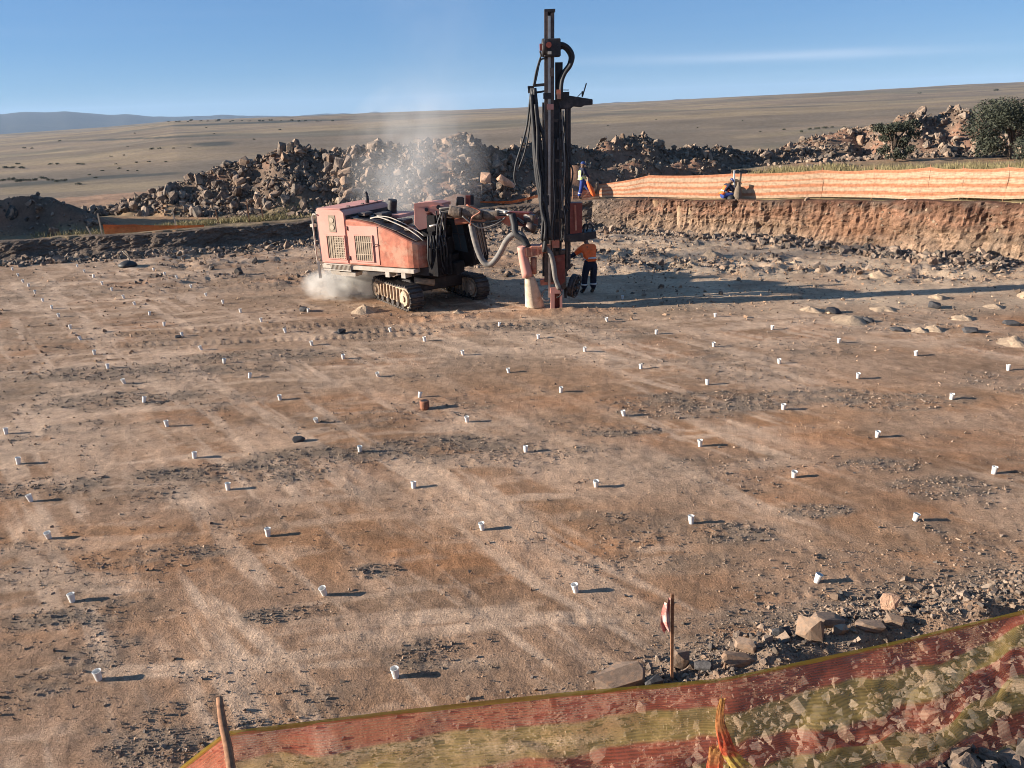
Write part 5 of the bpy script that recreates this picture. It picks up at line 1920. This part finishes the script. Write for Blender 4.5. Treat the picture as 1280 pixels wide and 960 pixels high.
def vbar(name, x0, x1, y0, y1, dy, m, parent=rig, d=0.12):
    """upright member given by its two side edges in the survey, at depth YM + dy"""
    Y = YM + dy
    a, b_ = P(x0, y1, Y), P(x1, y1, Y)
    c = P((x0 + x1) / 2, y0, Y)
    b = MB()
    b.bar((a + b_) / 2, c, (b_ - a).length, d, up=(0, 1, 0))
    return b.build(name, M[m], parent)


mast = vbar('mast', 683, 698, 125, 350, 0.12, 'black', d=0.2)
vbar('mast_top', 681.5, 692.5, 14, 128, 0.12, 'black', mast, d=0.16)
vbar('mast_rail', 680.5, 684.5, 15, 352, 0.0, 'steel', mast)
vbar('mast_rail', 688.5, 692, 16, 352, 0.0, 'steel', mast)
vbar('drill_rod', 685, 688, 20, 372, -0.05, 'bright', mast, d=0.06)
vbar('mast_side_beam', 694, 703, 78, 135, 0.2, 'black', mast, d=0.16)
vbar('mast_side_beam', 696, 701.5, 135, 345, 0.2, 'black', mast, d=0.16)
vbar('mast_side_beam', 678, 683, 128, 345, 0.12, 'black', mast, d=0.12)
vbar('mast_side_beam', 699, 702, 140, 345, 0.02, 'steel', mast, d=0.06)
for k in range(8):
    y = 150 + k * 25
    b = MB()
    b.bar(P(680, y, YM + 0.02), P(704, y + 1, YM + 0.02), 0.05, 0.08)
    b.build('mast_brace', M['steel'], mast)
b = MB()
b.box(P(687, 13.5, YM + 0.05), 0.27, 0.22, 0.06)
b.build('mast_cap', M['black'], mast)
# rock drill on its carriage
b = MB()
b.box(P(690, 60, YM - 0.02), 0.42, 0.34, 0.42)
b.cyl(P(677, 60, YM - 0.05), P(684, 60, YM - 0.05), 0.22, 14)
b.cyl(P(684, 51, YM - 0.1), P(684, 69, YM - 0.1), 0.12, 12)
dh = b.build('rock_drill', M['black'], rig, bevel=0.02)
b = MB()
b.cyl(P(686, 56, YM - 0.32), P(686, 56, YM - 0.19), 0.07, 12)
b.box(P(676, 59, YM - 0.2), 0.06, 0.1, 0.16)
b.build('drill_motor', M['red'], dh)
b = MB()
b.box(P(687, 66, YM - 0.24), 0.09, 0.06, 0.07)
b.build('name_plate', M['pale'], dh)
# hose loop at the drill head
for k, pts in enumerate([[(694, 59), (702, 55), (711, 60), (716, 70), (713, 82), (706, 92), (702, 104), (701, 125)], [(695, 62), (703, 59), (709, 63), (713, 71), (711, 81), (704, 91), (700, 103), (699, 125)], [(693, 57), (702, 57), (710, 64), (714, 74), (709, 86), (703, 96), (701, 110), (700, 126)]]):
    b = MB()
    b.tube([P(x, y, YM - 0.1 + 0.07 * k) for x, y in pts], 0.05, 8, 6)
    b.build('hose', M['rubber'], dh)
for pts in ([(675, 64), (676, 70), (674, 76), (670, 90), (667, 107)], [(684, 73), (677, 74), (674, 80), (671, 95), (668, 108)]):
    b = MB()
    b.tube([P(x, y, YM - 0.1) for x, y in pts], 0.022, 6, 6)
    b.build('hose', M['rubber'], dh)
# hose bracket arm on the left and the bundles that hang from it
b = MB()
b.bar(P(666, 107, YM), P(684, 105.5, YM), 0.06, 0.07)
b.bar(P(668, 116, YM), P(684, 113.5, YM), 0.05, 0.05)
b.box(P(663.5, 109, YM), 0.16, 0.1, 0.06)
b.box(P(661.5, 113, YM), 0.06, 0.1, 0.14)
b.build('hose_bracket', M['black'], rig)
HANG = [([(664, 110), (662, 130), (658, 160), (651, 185), (645, 205), (643, 222), (646, 232)], 0.028), ([(665, 110), (664, 135), (661, 165), (656, 190), (649, 210)], 0.022),
        ([(666, 112), (667, 145), (668, 185), (671, 220), (676, 250), (681, 285), (684, 305)], 0.06), ([(668, 110), (671, 140), (674, 175), (678, 215), (682, 255), (683, 290), (680, 315)], 0.055),
        ([(668, 116), (673, 150), (679, 170), (682, 200), (681, 240), (679, 275), (677, 300)], 0.04), ([(664, 118), (667, 160), (670, 195), (675, 235), (683, 262), (688, 300)], 0.045),
        ([(669, 130), (672, 165), (672, 200), (676, 228), (677, 260), (682, 280), (681, 300)], 0.04)]
for k, (pts, r_) in enumerate(HANG):
    b = MB()
    b.tube([P(x, y, YM - 0.12 - 0.03 * k) for x, y in pts], r_, 8, 6)
    b.build('hose', M['rubber'], rig)
rgc = random.Random(77)
for k in range(12):                            # thin cables and grease lines strung down the mast
    x0 = rgc.choice([679, 681, 684, 693, 699, 702, 704]) + rgc.uniform(-1, 1)
    y0, y1 = rgc.uniform(128, 180), rgc.uniform(250, 320)
    b = MB()
    b.tube([P(x0 + rgc.uniform(-3, 3) * (0.2 + t), y0 + (y1 - y0) * t, YM - 0.14) for t in np.linspace(0, 1, 6)], rgc.uniform(0.012, 0.022), 6, 5)
    b.build('cable', M['rubber' if k % 3 else 'greyhose'], rig)
for x, y, wd, ht, m in ((682, 145, .12, .2, 'steel'), (699, 180, .12, .3, 'black'), (681, 205, .1, .16, 'red'), (700, 228, .14, .2, 'steel'), (683, 250, .13, .25, 'black'), (701, 268, .12, .2, 'black'), (690, 90, .1, .2, 'steel'), (684, 120, .2, .14, 'black')):
    b = MB()
    b.box(P(x, y, YM - 0.08), wd, 0.12, ht)
    b.build('mast_clamp', M[m], rig)
# upper plate of the rod magazine
mag = empty  # (name kept free)
pprism('rod_magazine_plate', [(696, 124), (708, 119), (722, 121), (741, 124), (741, 131), (730, 132), (727, 134), (717, 133), (712, 137), (700, 136)], YM - 0.05, 0.35, M['black'], bevel=0.015, dv=Vector((0, 1, 0)))
vbar('magazine_block', 696, 701, 112, 124, -0.08, 'orange', d=0.16)
b = MB()
b.box(P(707, 119, YM), 0.18, 0.16, 0.16)
b.bar(P(700, 112.5, YM), P(711, 112.5, YM), 0.03, 0.02)
b.build('magazine_motor', M['black'], rig)
b = MB()
b.bar(P(728, 121, YM), P(733, 104, YM), 0.03, 0.03)
b.bar(P(722, 121, YM), P(728, 115, YM), 0.02, 0.02)
b.bar(P(728, 121, YM), P(728, 114, YM), 0.04, 0.03)
b.build('gripper_lever', M['black'], rig)
vbar('rod_magazine_pole', 706.5, 713, 134, 336, 0.05, 'black', d=0.14)
vbar('magazine_rod', 708, 709.5, 136, 334, -0.05, 'steel', d=0.03)
vbar('magazine_box', 698, 703, 150, 168, 0.0, 'black', d=0.2)
pprism('link_plate', [(684, 130), (692, 130), (692, 137), (684, 137)], YM - 0.15, 0.1, M['pink'], dv=Vector((0, 1, 0)))
# cables down the right of the mast
for pts in ([(711, 200), (716, 215), (713, 235), (709, 250), (712, 262)], [(704, 145), (708, 180), (711, 215), (708, 245), (705, 275)], [(707, 255), (703, 272), (705, 290), (707, 305)], [(709, 262), (704, 280), (702, 298), (699, 318)]):
    b = MB()
    b.tube([P(x, y, YM - 0.08) for x, y in pts], 0.022, 6, 6)
    b.build('hose', M['rubber'], rig)
# red cabinet, platform and coil on the right
rc = vbar('control_cabinet', 712, 727, 253, 291, 0.1, 'red', d=0.35)
b = MB()
b.bar(P(719, 256, YM - 0.1), P(720, 288, YM - 0.1), 0.05, 0.03)
b.build('cabinet_strip', M['orange'], rc)
pprism('work_platform', [(706, 294), (745, 289), (746, 298), (730, 301), (722, 302), (706, 303)], YM - 0.1, 0.6, M['black'], bevel=0.01, dv=Vector((0, 1, 0)))
b = MB()
b.tube([P(729, 291, YM), P(731, 283, YM), P(737, 280, YM), P(741, 284, YM), P(740, 290, YM)], 0.026, 7, 6)
b.tube([P(728, 286, YM + 0.1), P(730, 281, YM + 0.1), P(735, 281, YM + 0.1), P(733, 290, YM + 0.1)], 0.022, 7, 6)
b.build('hose_coil', M['rubber'], rig)
# lower mast: cradle, dust head and hood
pprism('cradle', [(650, 309), (663, 309), (664, 308), (676, 308), (677, 306.5), (688, 306.5), (689, 314), (676, 318), (665, 321), (652, 323)], YM - 0.15, 0.45, M['orange'], bevel=0.015, dv=Vector((0, 1, 0)))
for x in (657.5, 664, 672, 677):
    b = MB()
    b.bar(P(x, 310, YM - 0.17), P(x + 1, 321, YM - 0.17), 0.04, 0.03)
    b.build('cradle_rib', M['orange'], rig)
b = MB()
b.tube([P(652, 308, YM - 0.05), P(655, 325, YM - 0.05), P(659.5, 346, YM - 0.08)], [0.13, 0.14, 0.15], 16, 4)
b.build('dust_pipe', M['pink'], rig)
b = MB()
b.tube([P(667, 322, YM + 0.05), P(667, 330, YM + 0.05), P(667, 342, YM + 0.05)], 0.09, 10, 2)
b.build('feed_cylinder', M['orange'], rig)
# canvas hood: soft cone, pleated
ct, cb_ = P(662, 345, YM - 0.05), G(669, 383.5)
b = MB()
rings = []
for j in range(9):
    v = j / 8
    c = ct.lerp(cb_ + Vector((0, 0, 0.02)), v)
    ra = 0.13 + 0.14 * v ** 0.8
    rings.append([b.bm.verts.new(c + Vector((math.cos(2 * math.pi * k / 28) * ra * (1 + 0.07 * math.sin(k * 2.7 + v) * v), math.sin(2 * math.pi * k / 28) * ra * (1 + 0.07 * math.cos(k * 3.1) * v), 0))) for k in range(28)])
for r0, r1 in zip(rings, rings[1:]):
    for k in range(28):
        f = b.bm.faces.new((r0[k], r0[(k + 1) % 28], r1[(k + 1) % 28], r1[k]))
        f.smooth = True
b.build('dust_hood', M['canvas'], rig)
pprism('mast_foot_frame', [(681, 316), (708, 312), (708, 360), (697, 366), (690, 350)], YM - 0.02, 0.22, M['steel'], bevel=0.01, dv=Vector((0, 1, 0)))
pprism('foot_cover', [(692, 320), (706, 318), (706, 352), (697, 360), (693, 348)], YM - 0.05, 0.05, M['red'], dv=Vector((0, 1, 0)))
b = MB()
b.tube([P(681, 308, YM - 0.1), P(688, 317, YM - 0.14), P(692, 332, YM - 0.15), P(694, 348, YM - 0.15), P(699, 361, YM - 0.15)], 0.07, 10, 6)
b.build('dust_hose', M['greyhose'], rig)
pprism('guide_bar', [(675, 350), (694, 348), (695, 355), (676, 357)], YM - 0.05, 0.2, M['orange'], dv=Vector((0, 1, 0)))
b = MB()
b.tube([P(683 + 5.5 * math.cos(a), 369 + 7 * math.sin(a), YM) for a in np.linspace(0.9, 5.6, 12)], 0.022, 6, 3)
b.build('hose_coil', M['greyhose'], rig)
vbar('stinger_foot', 688.5, 693, 360, 387, -0.05, 'pink', d=0.22)
vbar('stinger_foot', 699.5, 702.5, 361, 389, -0.05, 'pink', d=0.22)
vbar('stinger_plate', 688, 700, 359, 366, -0.07, 'pink', d=0.2)
vbar('stinger_plate', 692.5, 700, 366, 387, 0.04, 'red', d=0.08)
b = MB()
b.tube([P(699, 361, YM - .2), P(702, 366, YM - .2), P(700, 370, YM - .2), P(696, 372, YM - .2)], 0.018, 6, 4)
b.build('hose', M['rubber'], rig)
# lower rod carousel: a thick disc tipped towards the machine with a pale rim
cc = P(717, 357, YM + 0.2)
axd = Vector((0.9, -0.40, -0.18)).normalized()
b = MB()
b.cyl(cc - axd * 0.08, cc + axd * 0.05, 0.33, 22)
car = b.build('rod_carousel', M['black'], rig)
b = MB()
ex, ey = axd.orthogonal().normalized(), None
ey = axd.cross(ex)
b.tube([cc + axd * 0.09 + (ex * math.cos(a) + ey * math.sin(a)) * 0.325 for a in np.linspace(0, 2 * math.pi, 28)], 0.02, 6, 0)
b.build('carousel_rim', M['steel'], car)
for k in range(6):
    a = k * math.pi / 3 + 0.3
    b = MB()
    q = cc + (ex * math.cos(a) + ey * math.sin(a)) * 0.22
    b.cyl(q + axd * 0.05, q + axd * 0.13, 0.055, 10)
    b.build('rod_socket', M['black'], car)
b = MB()
b.cyl(cc + axd * 0.05, cc + axd * 0.16, 0.06, 10)
b.build('carousel_hub', M['steel'], car)
for x0, y0, x1, y1, m in ((706, 340, 716, 330, 'steel'), (702, 352, 712, 366, 'steel'), (704, 330, 707, 372, 'black')):
    b = MB()
    b.bar(P(x0, y0, YM + 0.05), P(x1, y1, YM + 0.05), 0.07, 0.07)
    b.build('carousel_arm', M[m], rig)
b = MB()
b.bar(P(684, 318, YM), P(688, 350, YM), 0.1, 0.1)
b.bar(P(697, 305, YM), P(709, 345, YM + 0.05), 0.05, 0.05)
b.bar(P(712, 300, YM), P(702, 340, YM + 0.05), 0.045, 0.045)
b.build('mast_strut', M['black'], rig)
b = MB()
b.box(P(694.5, 305, YM - 0.12), 0.2, 0.1, 0.2)
b.build('rod_clamp', M['orange'], rig)


# ------------------------------------------------------------------ people
def skin_mesh(name, joints, edges, radii, root, m, parent, sub=2):
    names = list(joints)
    me = bpy.data.meshes.new(name + '_base')
    me.from_pydata([joints[k] for k in names], [(names.index(a), names.index(b_)) for a, b_ in edges], [])
    o = bpy.data.objects.new('tmp', me)
    COL.objects.link(o)
    md = o.modifiers.new('s', 'SKIN')
    md.use_smooth_shade = True
    sm = o.modifiers.new('d', 'SUBSURF')
    sm.levels = sub
    if not me.skin_vertices:
        me.attributes  # noqa
    for i, k in enumerate(names):
        sv = me.skin_vertices[0].data[i]
        r_ = radii[k]
        sv.radius = r_ if isinstance(r_, tuple) else (r_, r_)
        sv.use_root = (k == root)
    dg = bpy.context.evaluated_depsgraph_get()
    dg.update()
    out = bpy.data.meshes.new_from_object(o.evaluated_get(dg))
    bpy.data.objects.remove(o)
    out.name = name
    for p_ in out.polygons:
        p_.use_smooth = True
    out.materials.clear()
    return link_mesh(name, out, m, parent)


def person(base, rz, J, label, looks, helmet=None):
    """J: joints in the figure's own frame (x right of the figure, y ahead, z up)"""
    t = empty('person', base, label, 'person')
    t.rotation_euler = (0, 0, rz)
    J = {k: Vector(v) for k, v in J.items()}
    Rd = dict(pelvis=0.12, waist=0.115, chest=0.135, neck=0.055, head0=0.075, head1=0.098, head2=0.07)
    E = [('pelvis', 'waist'), ('waist', 'chest'), ('chest', 'neck'), ('neck', 'head0'), ('head0', 'head1'), ('head1', 'head2')]
    hd = (J['head'] - J['neck']).normalized()
    pts = dict(pelvis=J['pelvis'], waist=J['pelvis'].lerp(J['chest'], 0.45), chest=J['chest'], neck=J['neck'], head0=J['neck'] + hd * 0.09, head1=J['head'], head2=J['head'] + hd * 0.09)
    for s_ in 'lr':
        for nm, r_ in (('sh', 0.06), ('el', 0.042), ('wr', 0.028), ('hip', 0.085), ('kn', 0.058), ('an', 0.042), ('toe', 0.035)):
            pts[nm + s_] = J[nm + s_]
            Rd[nm + s_] = r_
        E += [('chest', 'sh' + s_), ('sh' + s_, 'el' + s_), ('el' + s_, 'wr' + s_), ('pelvis', 'hip' + s_), ('hip' + s_, 'kn' + s_), ('kn' + s_, 'an' + s_), ('an' + s_, 'toe' + s_)]
        # palm, four bent fingers and a thumb from the side of the palm
        fd = (J['wr' + s_] - J['el' + s_]).normalized()
        sd_v = fd.cross(Vector((0.3, 0.2, 1))).normalized()
        dn = fd.cross(sd_v).normalized()
        pts['palm' + s_] = J['wr' + s_] + fd * 0.06
        Rd['palm' + s_] = 0.034
        E.append(('wr' + s_, 'palm' + s_))
        for i, ln_ in enumerate((0.07, 0.08, 0.075, 0.06)):
            a = f'f{i}a{s_}'
            c = f'f{i}b{s_}'
            pts[a] = pts['palm' + s_] + fd * 0.035 + sd_v * (i - 1.5) * 0.021
            pts[c] = pts[a] + fd * ln_ * 0.75 + dn * ln_ * 0.5
            Rd[a], Rd[c] = 0.0095, 0.008
            E += [('palm' + s_, a), (a, c)]
        pts['th' + s_] = pts['palm' + s_] - sd_v * 0.045 - fd * 0.005
        pts['tt' + s_] = pts['th' + s_] + fd * 0.045 + dn * 0.02
        Rd['th' + s_], Rd['tt' + s_] = 0.012, 0.01
        E += [('palm' + s_, 'th' + s_), ('th' + s_, 'tt' + s_)]
    body = skin_mesh('body', pts, E, Rd, 'pelvis', M['skin'], t, 1)
    # nose and ears as part of the head silhouette
    fw = (J.get('face', J['head'] + Vector((0, 1, 0))) - J['head']).normalized()
    rt_ = fw.cross(hd).normalized()
    b = MB()
    b.tube([J['head'] + fw * 0.085 + hd * 0.02, J['head'] + fw * 0.118 - hd * 0.02, J['head'] + fw * 0.09 - hd * 0.03], [0.01, 0.016, 0.01], 6, 3)
    b.build('nose', M['skin'], body, world=False)
    for q in (-1, 1):
        b = MB()
        b.tube([J['head'] + rt_ * 0.096 * q + hd * 0.03, J['head'] + rt_ * 0.105 * q, J['head'] + rt_ * 0.096 * q - hd * 0.03], [0.012, 0.02, 0.012], 6, 3)
        b.build('ear', M['skin'], body, world=False)
        b = MB()
        b.cyl(J['head'] + fw * 0.09 + rt_ * 0.034 * q + hd * 0.02, J['head'] + fw * 0.097 + rt_ * 0.034 * q + hd * 0.02, 0.012, 8)
        b.build('eye', M['black'], body, world=False)
    b = MB()
    b.bar(J['head'] + fw * 0.088 - rt_ * 0.025 - hd * 0.055, J['head'] + fw * 0.088 + rt_ * 0.025 - hd * 0.055, 0.01, 0.01)
    b.build('mouth', M['boot'], body, world=False)
    # trousers
    tp = {k: pts[k] for k in ('pelvis', 'waist', 'hipl', 'hipr', 'knl', 'knr')}
    tr = dict(pelvis=0.165, waist=0.15, hipl=0.13, hipr=0.13, knl=0.102, knr=0.102)
    te = [('pelvis', 'waist')]
    for s_ in 'lr':
        k = pts['kn' + s_].lerp(pts['an' + s_], 0.88)
        tp['cuff' + s_] = k
        tr['cuff' + s_] = 0.095
        te += [('pelvis', 'hip' + s_), ('hip' + s_, 'kn' + s_), ('kn' + s_, 'cuff' + s_)]
    skin_mesh('trousers', tp, te, tr, 'pelvis', M[looks['trousers']], t)
    # jacket
    jp = {k: pts[k] for k in ('waist', 'chest', 'shl', 'shr', 'ell', 'elr')}
    jp['hem'] = pts['pelvis'].lerp(pts['waist'], 0.35)
    jp['collar'] = pts['neck'].lerp(pts['chest'], 0.3)
    jr = dict(hem=0.175, waist=0.17, chest=0.19, collar=0.085, shl=0.1, shr=0.1, ell=0.075, elr=0.075)
    je = [('hem', 'waist'), ('waist', 'chest'), ('chest', 'collar'), ('chest', 'shl'), ('chest', 'shr'), ('shl', 'ell'), ('shr', 'elr')]
    skin_mesh('jacket', jp, je, jr, 'waist', M[looks['jacket']], t)
    for s_ in 'lr':
        k = pts['el' + s_].lerp(pts['wr' + s_], 0.9)
        skin_mesh('sleeve', {'a': pts['sh' + s_].lerp(pts['el' + s_], 0.75), 'b': pts['el' + s_], 'c': k}, [('a', 'b'), ('b', 'c')], dict(a=0.079, b=0.07, c=0.055), 'b', M[looks['sleeve']], t, 1)
        kn, an = pts['kn' + s_], pts['an' + s_]
        b = MB()
        b.tube([kn.lerp(an, 0.42), kn.lerp(an, 0.53)], 0.101, 14, 0)
        b.build('leg_band', M['silver'], t, world=False)
        an_, to = pts['an' + s_], pts['toe' + s_]
        skin_mesh('boot', {'a': an_ + (kn - an_).normalized() * 0.1, 'b': an_, 'c': to}, [('a', 'b'), ('b', 'c')], dict(a=0.065, b=0.06, c=0.05), 'b', M['boot'], t)
    if looks.get('vest'):
        vd = (pts['chest'] - pts['waist']).normalized()
        skin_mesh('vest', {'a': jp['hem'], 'b': pts['waist'], 'c': pts['chest'] + vd * 0.03}, [('a', 'b'), ('b', 'c')], dict(a=0.182, b=0.184, c=0.203), 'b', M[looks['vest']], t)
    b = MB()
    wz = pts['waist'].lerp(jp['hem'], 0.6 if not looks.get('vest') else 0.1)
    ax = (pts['chest'] - pts['pelvis']).normalized()
    b.tube([wz - ax * 0.025, wz + ax * 0.025], 0.180 if not looks.get('vest') else 0.19, 18, 0)
    b.build('waist_band', M['silver'], t, world=False)
    if helmet:
        b = MB()
        rg_ = []
        for k in range(5):
            a = math.pi / 2 * k / 4
            rg_.append((J['head'] + hd * (0.02 + 0.125 * math.sin(a)), 0.122 * math.cos(a) + 0.004))
        b.tube([q for q, _ in rg_], [q for _, q in rg_], 16, 0)
        hm = b.build('helmet', M[helmet], t, world=False)
        b = MB()
        b.tube([J['head'] + hd * 0.012 + fw * 0.03, J['head'] + hd * 0.024 + fw * 0.03], 0.145, 16, 0)
        b.build('helmet_brim', M[helmet], hm, world=False)
    return t


# worker leaning to the foot of the mast: stands facing left, bent forward
g = G(734, 367)
bz = hz(g.x, g.y)
person((g.x, g.y, bz), R(25), dict(
    pelvis=(0.0, -0.20, 0.97), chest=(0.02, -0.08, 1.36), neck=(0.02, 0.06, 1.50), head=(0.02, 0.15, 1.62), face=(0.02, 0.9, 1.3),
    shl=(-0.2, -0.02, 1.40), ell=(-0.36, 0.14, 1.2), wrl=(-0.56, 0.24, 1.1), shr=(0.2, -0.02, 1.40), elr=(0.29, 0.08, 1.15), wrr=(0.18, 0.30, 1.1),
    hipl=(-0.12, -0.18, 0.92), knl=(-0.13, -0.06, 0.50), anl=(-0.13, -0.02, 0.09), toel=(-0.15, 0.14, 0.045),
    hipr=(0.14, -0.18, 0.92), knr=(0.14, -0.12, 0.50), anr=(0.14, -0.12, 0.09), toer=(0.16, 0.04, 0.045)),
    'person in orange jacket and navy trousers leaning in beside the foot of the mast', dict(jacket='hiorange', sleeve='navy', trousers='navy'), 'helmet')
# walker on the right lip: striding to the right past the end of the screen
g = lip(728, 0.8)
bz = g.z
person((g.x, g.y, bz), R(-78), dict(
    pelvis=(0.0, 0.0, 0.92), chest=(0.0, -0.02, 1.34), neck=(0.0, 0.0, 1.50), head=(0.0, 0.03, 1.62), face=(0.1, 1.0, 1.5),
    shl=(-0.2, 0.0, 1.40), ell=(-0.27, 0.16, 1.2), wrl=(-0.2, 0.36, 1.1), shr=(0.2, 0.0, 1.40), elr=(0.26, 0.1, 1.16), wrr=(0.2, 0.30, 1.02),
    hipl=(-0.1, 0.02, 0.88), knl=(-0.11, 0.3, 0.52), anl=(-0.11, 0.48, 0.14), toel=(-0.11, 0.63, 0.16),
    hipr=(0.1, -0.02, 0.88), knr=(0.1, -0.1, 0.46), anr=(0.1, -0.22, 0.09), toer=(0.1, -0.07, 0.045)),
    'person in yellow vest and blue trousers striding along the right lip of the pit', dict(jacket='navy', sleeve='navy', trousers='blue', vest='hiyellow'), 'helmet')
# what he carries: an orange roll and a dark mat
b = MB()
b.tube([P(734, 227, g.y - 0.25), P(737, 233, g.y - 0.3), P(741, 241, g.y - 0.28), P(743, 245, g.y - 0.25)], [0.05, 0.1, 0.11, 0.06], 10, 4)
o = b.build('net_roll', M['hiorange'], origin=P(737, 231, g.y - 0.3))
tag(o, 'orange roll of netting hanging from the hand of the striding person', 'net roll')
b = MB()
b.tube([P(746, 228, g.y - 0.1), P(746.5, 236, g.y - 0.1), P(746, 242, g.y - 0.1)], [0.09, 0.11, 0.1], 10, 4)
o = b.build('mat_roll', M['olive'], origin=P(746, 242, g.y - 0.1))
tag(o, 'grey brown rolled mat at the end of the striped screen beside the striding person', 'mat')
# crouching worker facing right in front of the screen
g = lip(906, 0.62)
bz = g.z
person((g.x, g.y, bz), R(-80), dict(
    pelvis=(0.0, -0.1, 0.2), chest=(0.0, 0.08, 0.56), neck=(0.0, 0.18, 0.68), head=(0.0, 0.27, 0.77), face=(0, 1.0, 0.4),
    shl=(-0.19, 0.1, 0.60), ell=(-0.22, 0.28, 0.42), wrl=(-0.14, 0.46, 0.34), shr=(0.19, 0.1, 0.60), elr=(0.22, 0.28, 0.42), wrr=(0.14, 0.46, 0.34),
    hipl=(-0.1, -0.08, 0.19), knl=(-0.2, 0.3, 0.28), anl=(-0.12, 0.05, 0.07), toel=(-0.14, 0.2, 0.05),
    hipr=(0.1, -0.08, 0.19), knr=(0.2, 0.3, 0.28), anr=(0.12, 0.05, 0.07), toer=(0.14, 0.2, 0.05)),
    'person in orange vest, blue trousers and dark blue helmet crouching before the striped screen', dict(jacket='navy', sleeve='navy', trousers='blue', vest='hiorange'), 'helmet')
c = lip(922, 0.62)
b = MB()
b.tube([c + Vector((0, 0, q)) for q in (-0.05, 0.1, 0.3, 0.5, 0.62, 0.7, 0.76)], [0.17, 0.19, 0.17, 0.13, 0.07, 0.06, 0.08], 12, 3)
o = b.build('sack', M['olive'], origin=c)
tag(o, 'upright tied olive brown sack beside the crouching person', 'sack')
c = lip(914, 0.5)
b = MB()
b.tube([c + Vector((0, 0, q)) for q in (-0.03, 0.06, 0.16, 0.22)], [0.16, 0.18, 0.15, 0.05], 12, 3)
o = b.build('dark_bag', M['boot'], origin=c)
tag(o, 'low black bag on the ground between the crouching person and the sack', 'bag')


# ------------------------------------------------------------------ drilling dust and the air
def m_dust(dens, scale, col, z0, z1, lo=0.42, hi=0.7):
    def b(t, o):
        c = nnode(t, 'ShaderNodeTexCoord')
        n1 = noise_tex(t, scale, 4, 0.6, c.outputs['Object'])
        nz_ = ramp(t, n1, lo, hi)
        # soft towards the hull: distance from the cloud's middle in its own box
        mpn = nnode(t, 'ShaderNodeMapping')
        mpn.inputs['Location'].default_value = (-1, -1, -1)
        mpn.inputs['Scale'].default_value = (2, 2, 2)
        t.links.new(c.outputs['Generated'], mpn.inputs[0])
        ln_ = nnode(t, 'ShaderNodeVectorMath', operation='LENGTH')
        t.links.new(mpn.outputs[0], ln_.inputs[0])
        soft = ramp(t, ln_.outputs['Value'], 1.0, 0.25)
        m1 = nnode(t, 'ShaderNodeMath', operation='MULTIPLY')
        t.links.new(nz_, m1.inputs[0])
        t.links.new(soft, m1.inputs[1])
        m2 = nnode(t, 'ShaderNodeMath', operation='MULTIPLY')
        t.links.new(m1.outputs[0], m2.inputs[0])
        m2.inputs[1].default_value = dens
        pv = nnode(t, 'ShaderNodeVolumePrincipled')
        pv.inputs['Color'].default_value = (*col, 1)
        pv.inputs['Anisotropy'].default_value = 0.2
        t.links.new(m2.outputs[0], pv.inputs['Density'])
        t.links.new(pv.outputs[0], o.inputs['Volume'])
    return b


def dust(loc, rad, m, label, shear=0.0):
    bm = bmesh.new()
    bmesh.ops.create_icosphere(bm, subdivisions=3, radius=1)
    for v in bm.verts:
        v.co = Vector((v.co.x * rad[0] + shear * v.co.z * rad[2], v.co.y * rad[1], v.co.z * rad[2]))
    me = bpy.data.meshes.new('dust')
    bm.to_mesh(me)
    bm.free()
    o = link_mesh('dust', me, m, loc=loc)
    return tag(o, label, 'dust', kind='stuff')


M['dust_low'] = mat('ground_dust', m_dust(7.0, 2.2, (0.95, 0.91, 0.85), 0, 1, 0.4, 0.62))
M['dust_high'] = mat('drifting_dust', m_dust(0.5, 0.6, (0.93, 0.92, 0.9), 0, 1, 0.36, 0.66))
M['dust_thin'] = mat('thin_dust', m_dust(0.07, 0.3, (0.9, 0.88, 0.86), 0, 1, 0.35, 0.7))
c = P(432, 352, 23.6)
dust((c.x, 23.7, 0.42), (1.5, 1.0, 0.62), M['dust_low'], 'pale dust billowing over the ground under the rear of the machine')
c = P(515, 205, 28.0)
dust((c.x, 28, c.z - 0.1), (2.9, 1.5, 3.0), M['dust_high'], 'grey dust plume rising behind the machine in front of the waste rock', 0.15)
c = P(545, 95, 31)
dust((c.x, 31, c.z), (3.3, 1.6, 5.2), M['dust_thin'], 'thin dust drifting up into the sky above the machine', -0.1)

# the air: even pale haze round everything, ground included
bm = bmesh.new()
bmesh.ops.create_cube(bm, size=1)
me = bpy.data.meshes.new('haze')
bm.to_mesh(me)
bm.free()


def m_haze(t, o):
    pv = nnode(t, 'ShaderNodeVolumePrincipled')
    pv.inputs['Color'].default_value = (0.55, 0.74, 1.0, 1)
    pv.inputs['Density'].default_value = HAZE
    t.links.new(pv.outputs[0], o.inputs['Volume'])


HAZE = 0.000042
hz_o = link_mesh('haze', me, mat('air', m_haze), loc=(0, 0, 45))
hz_o.scale = (27000, 27000, 500)
tag(hz_o, 'pale blue haze lying over the far plain', 'haze', kind='stuff')
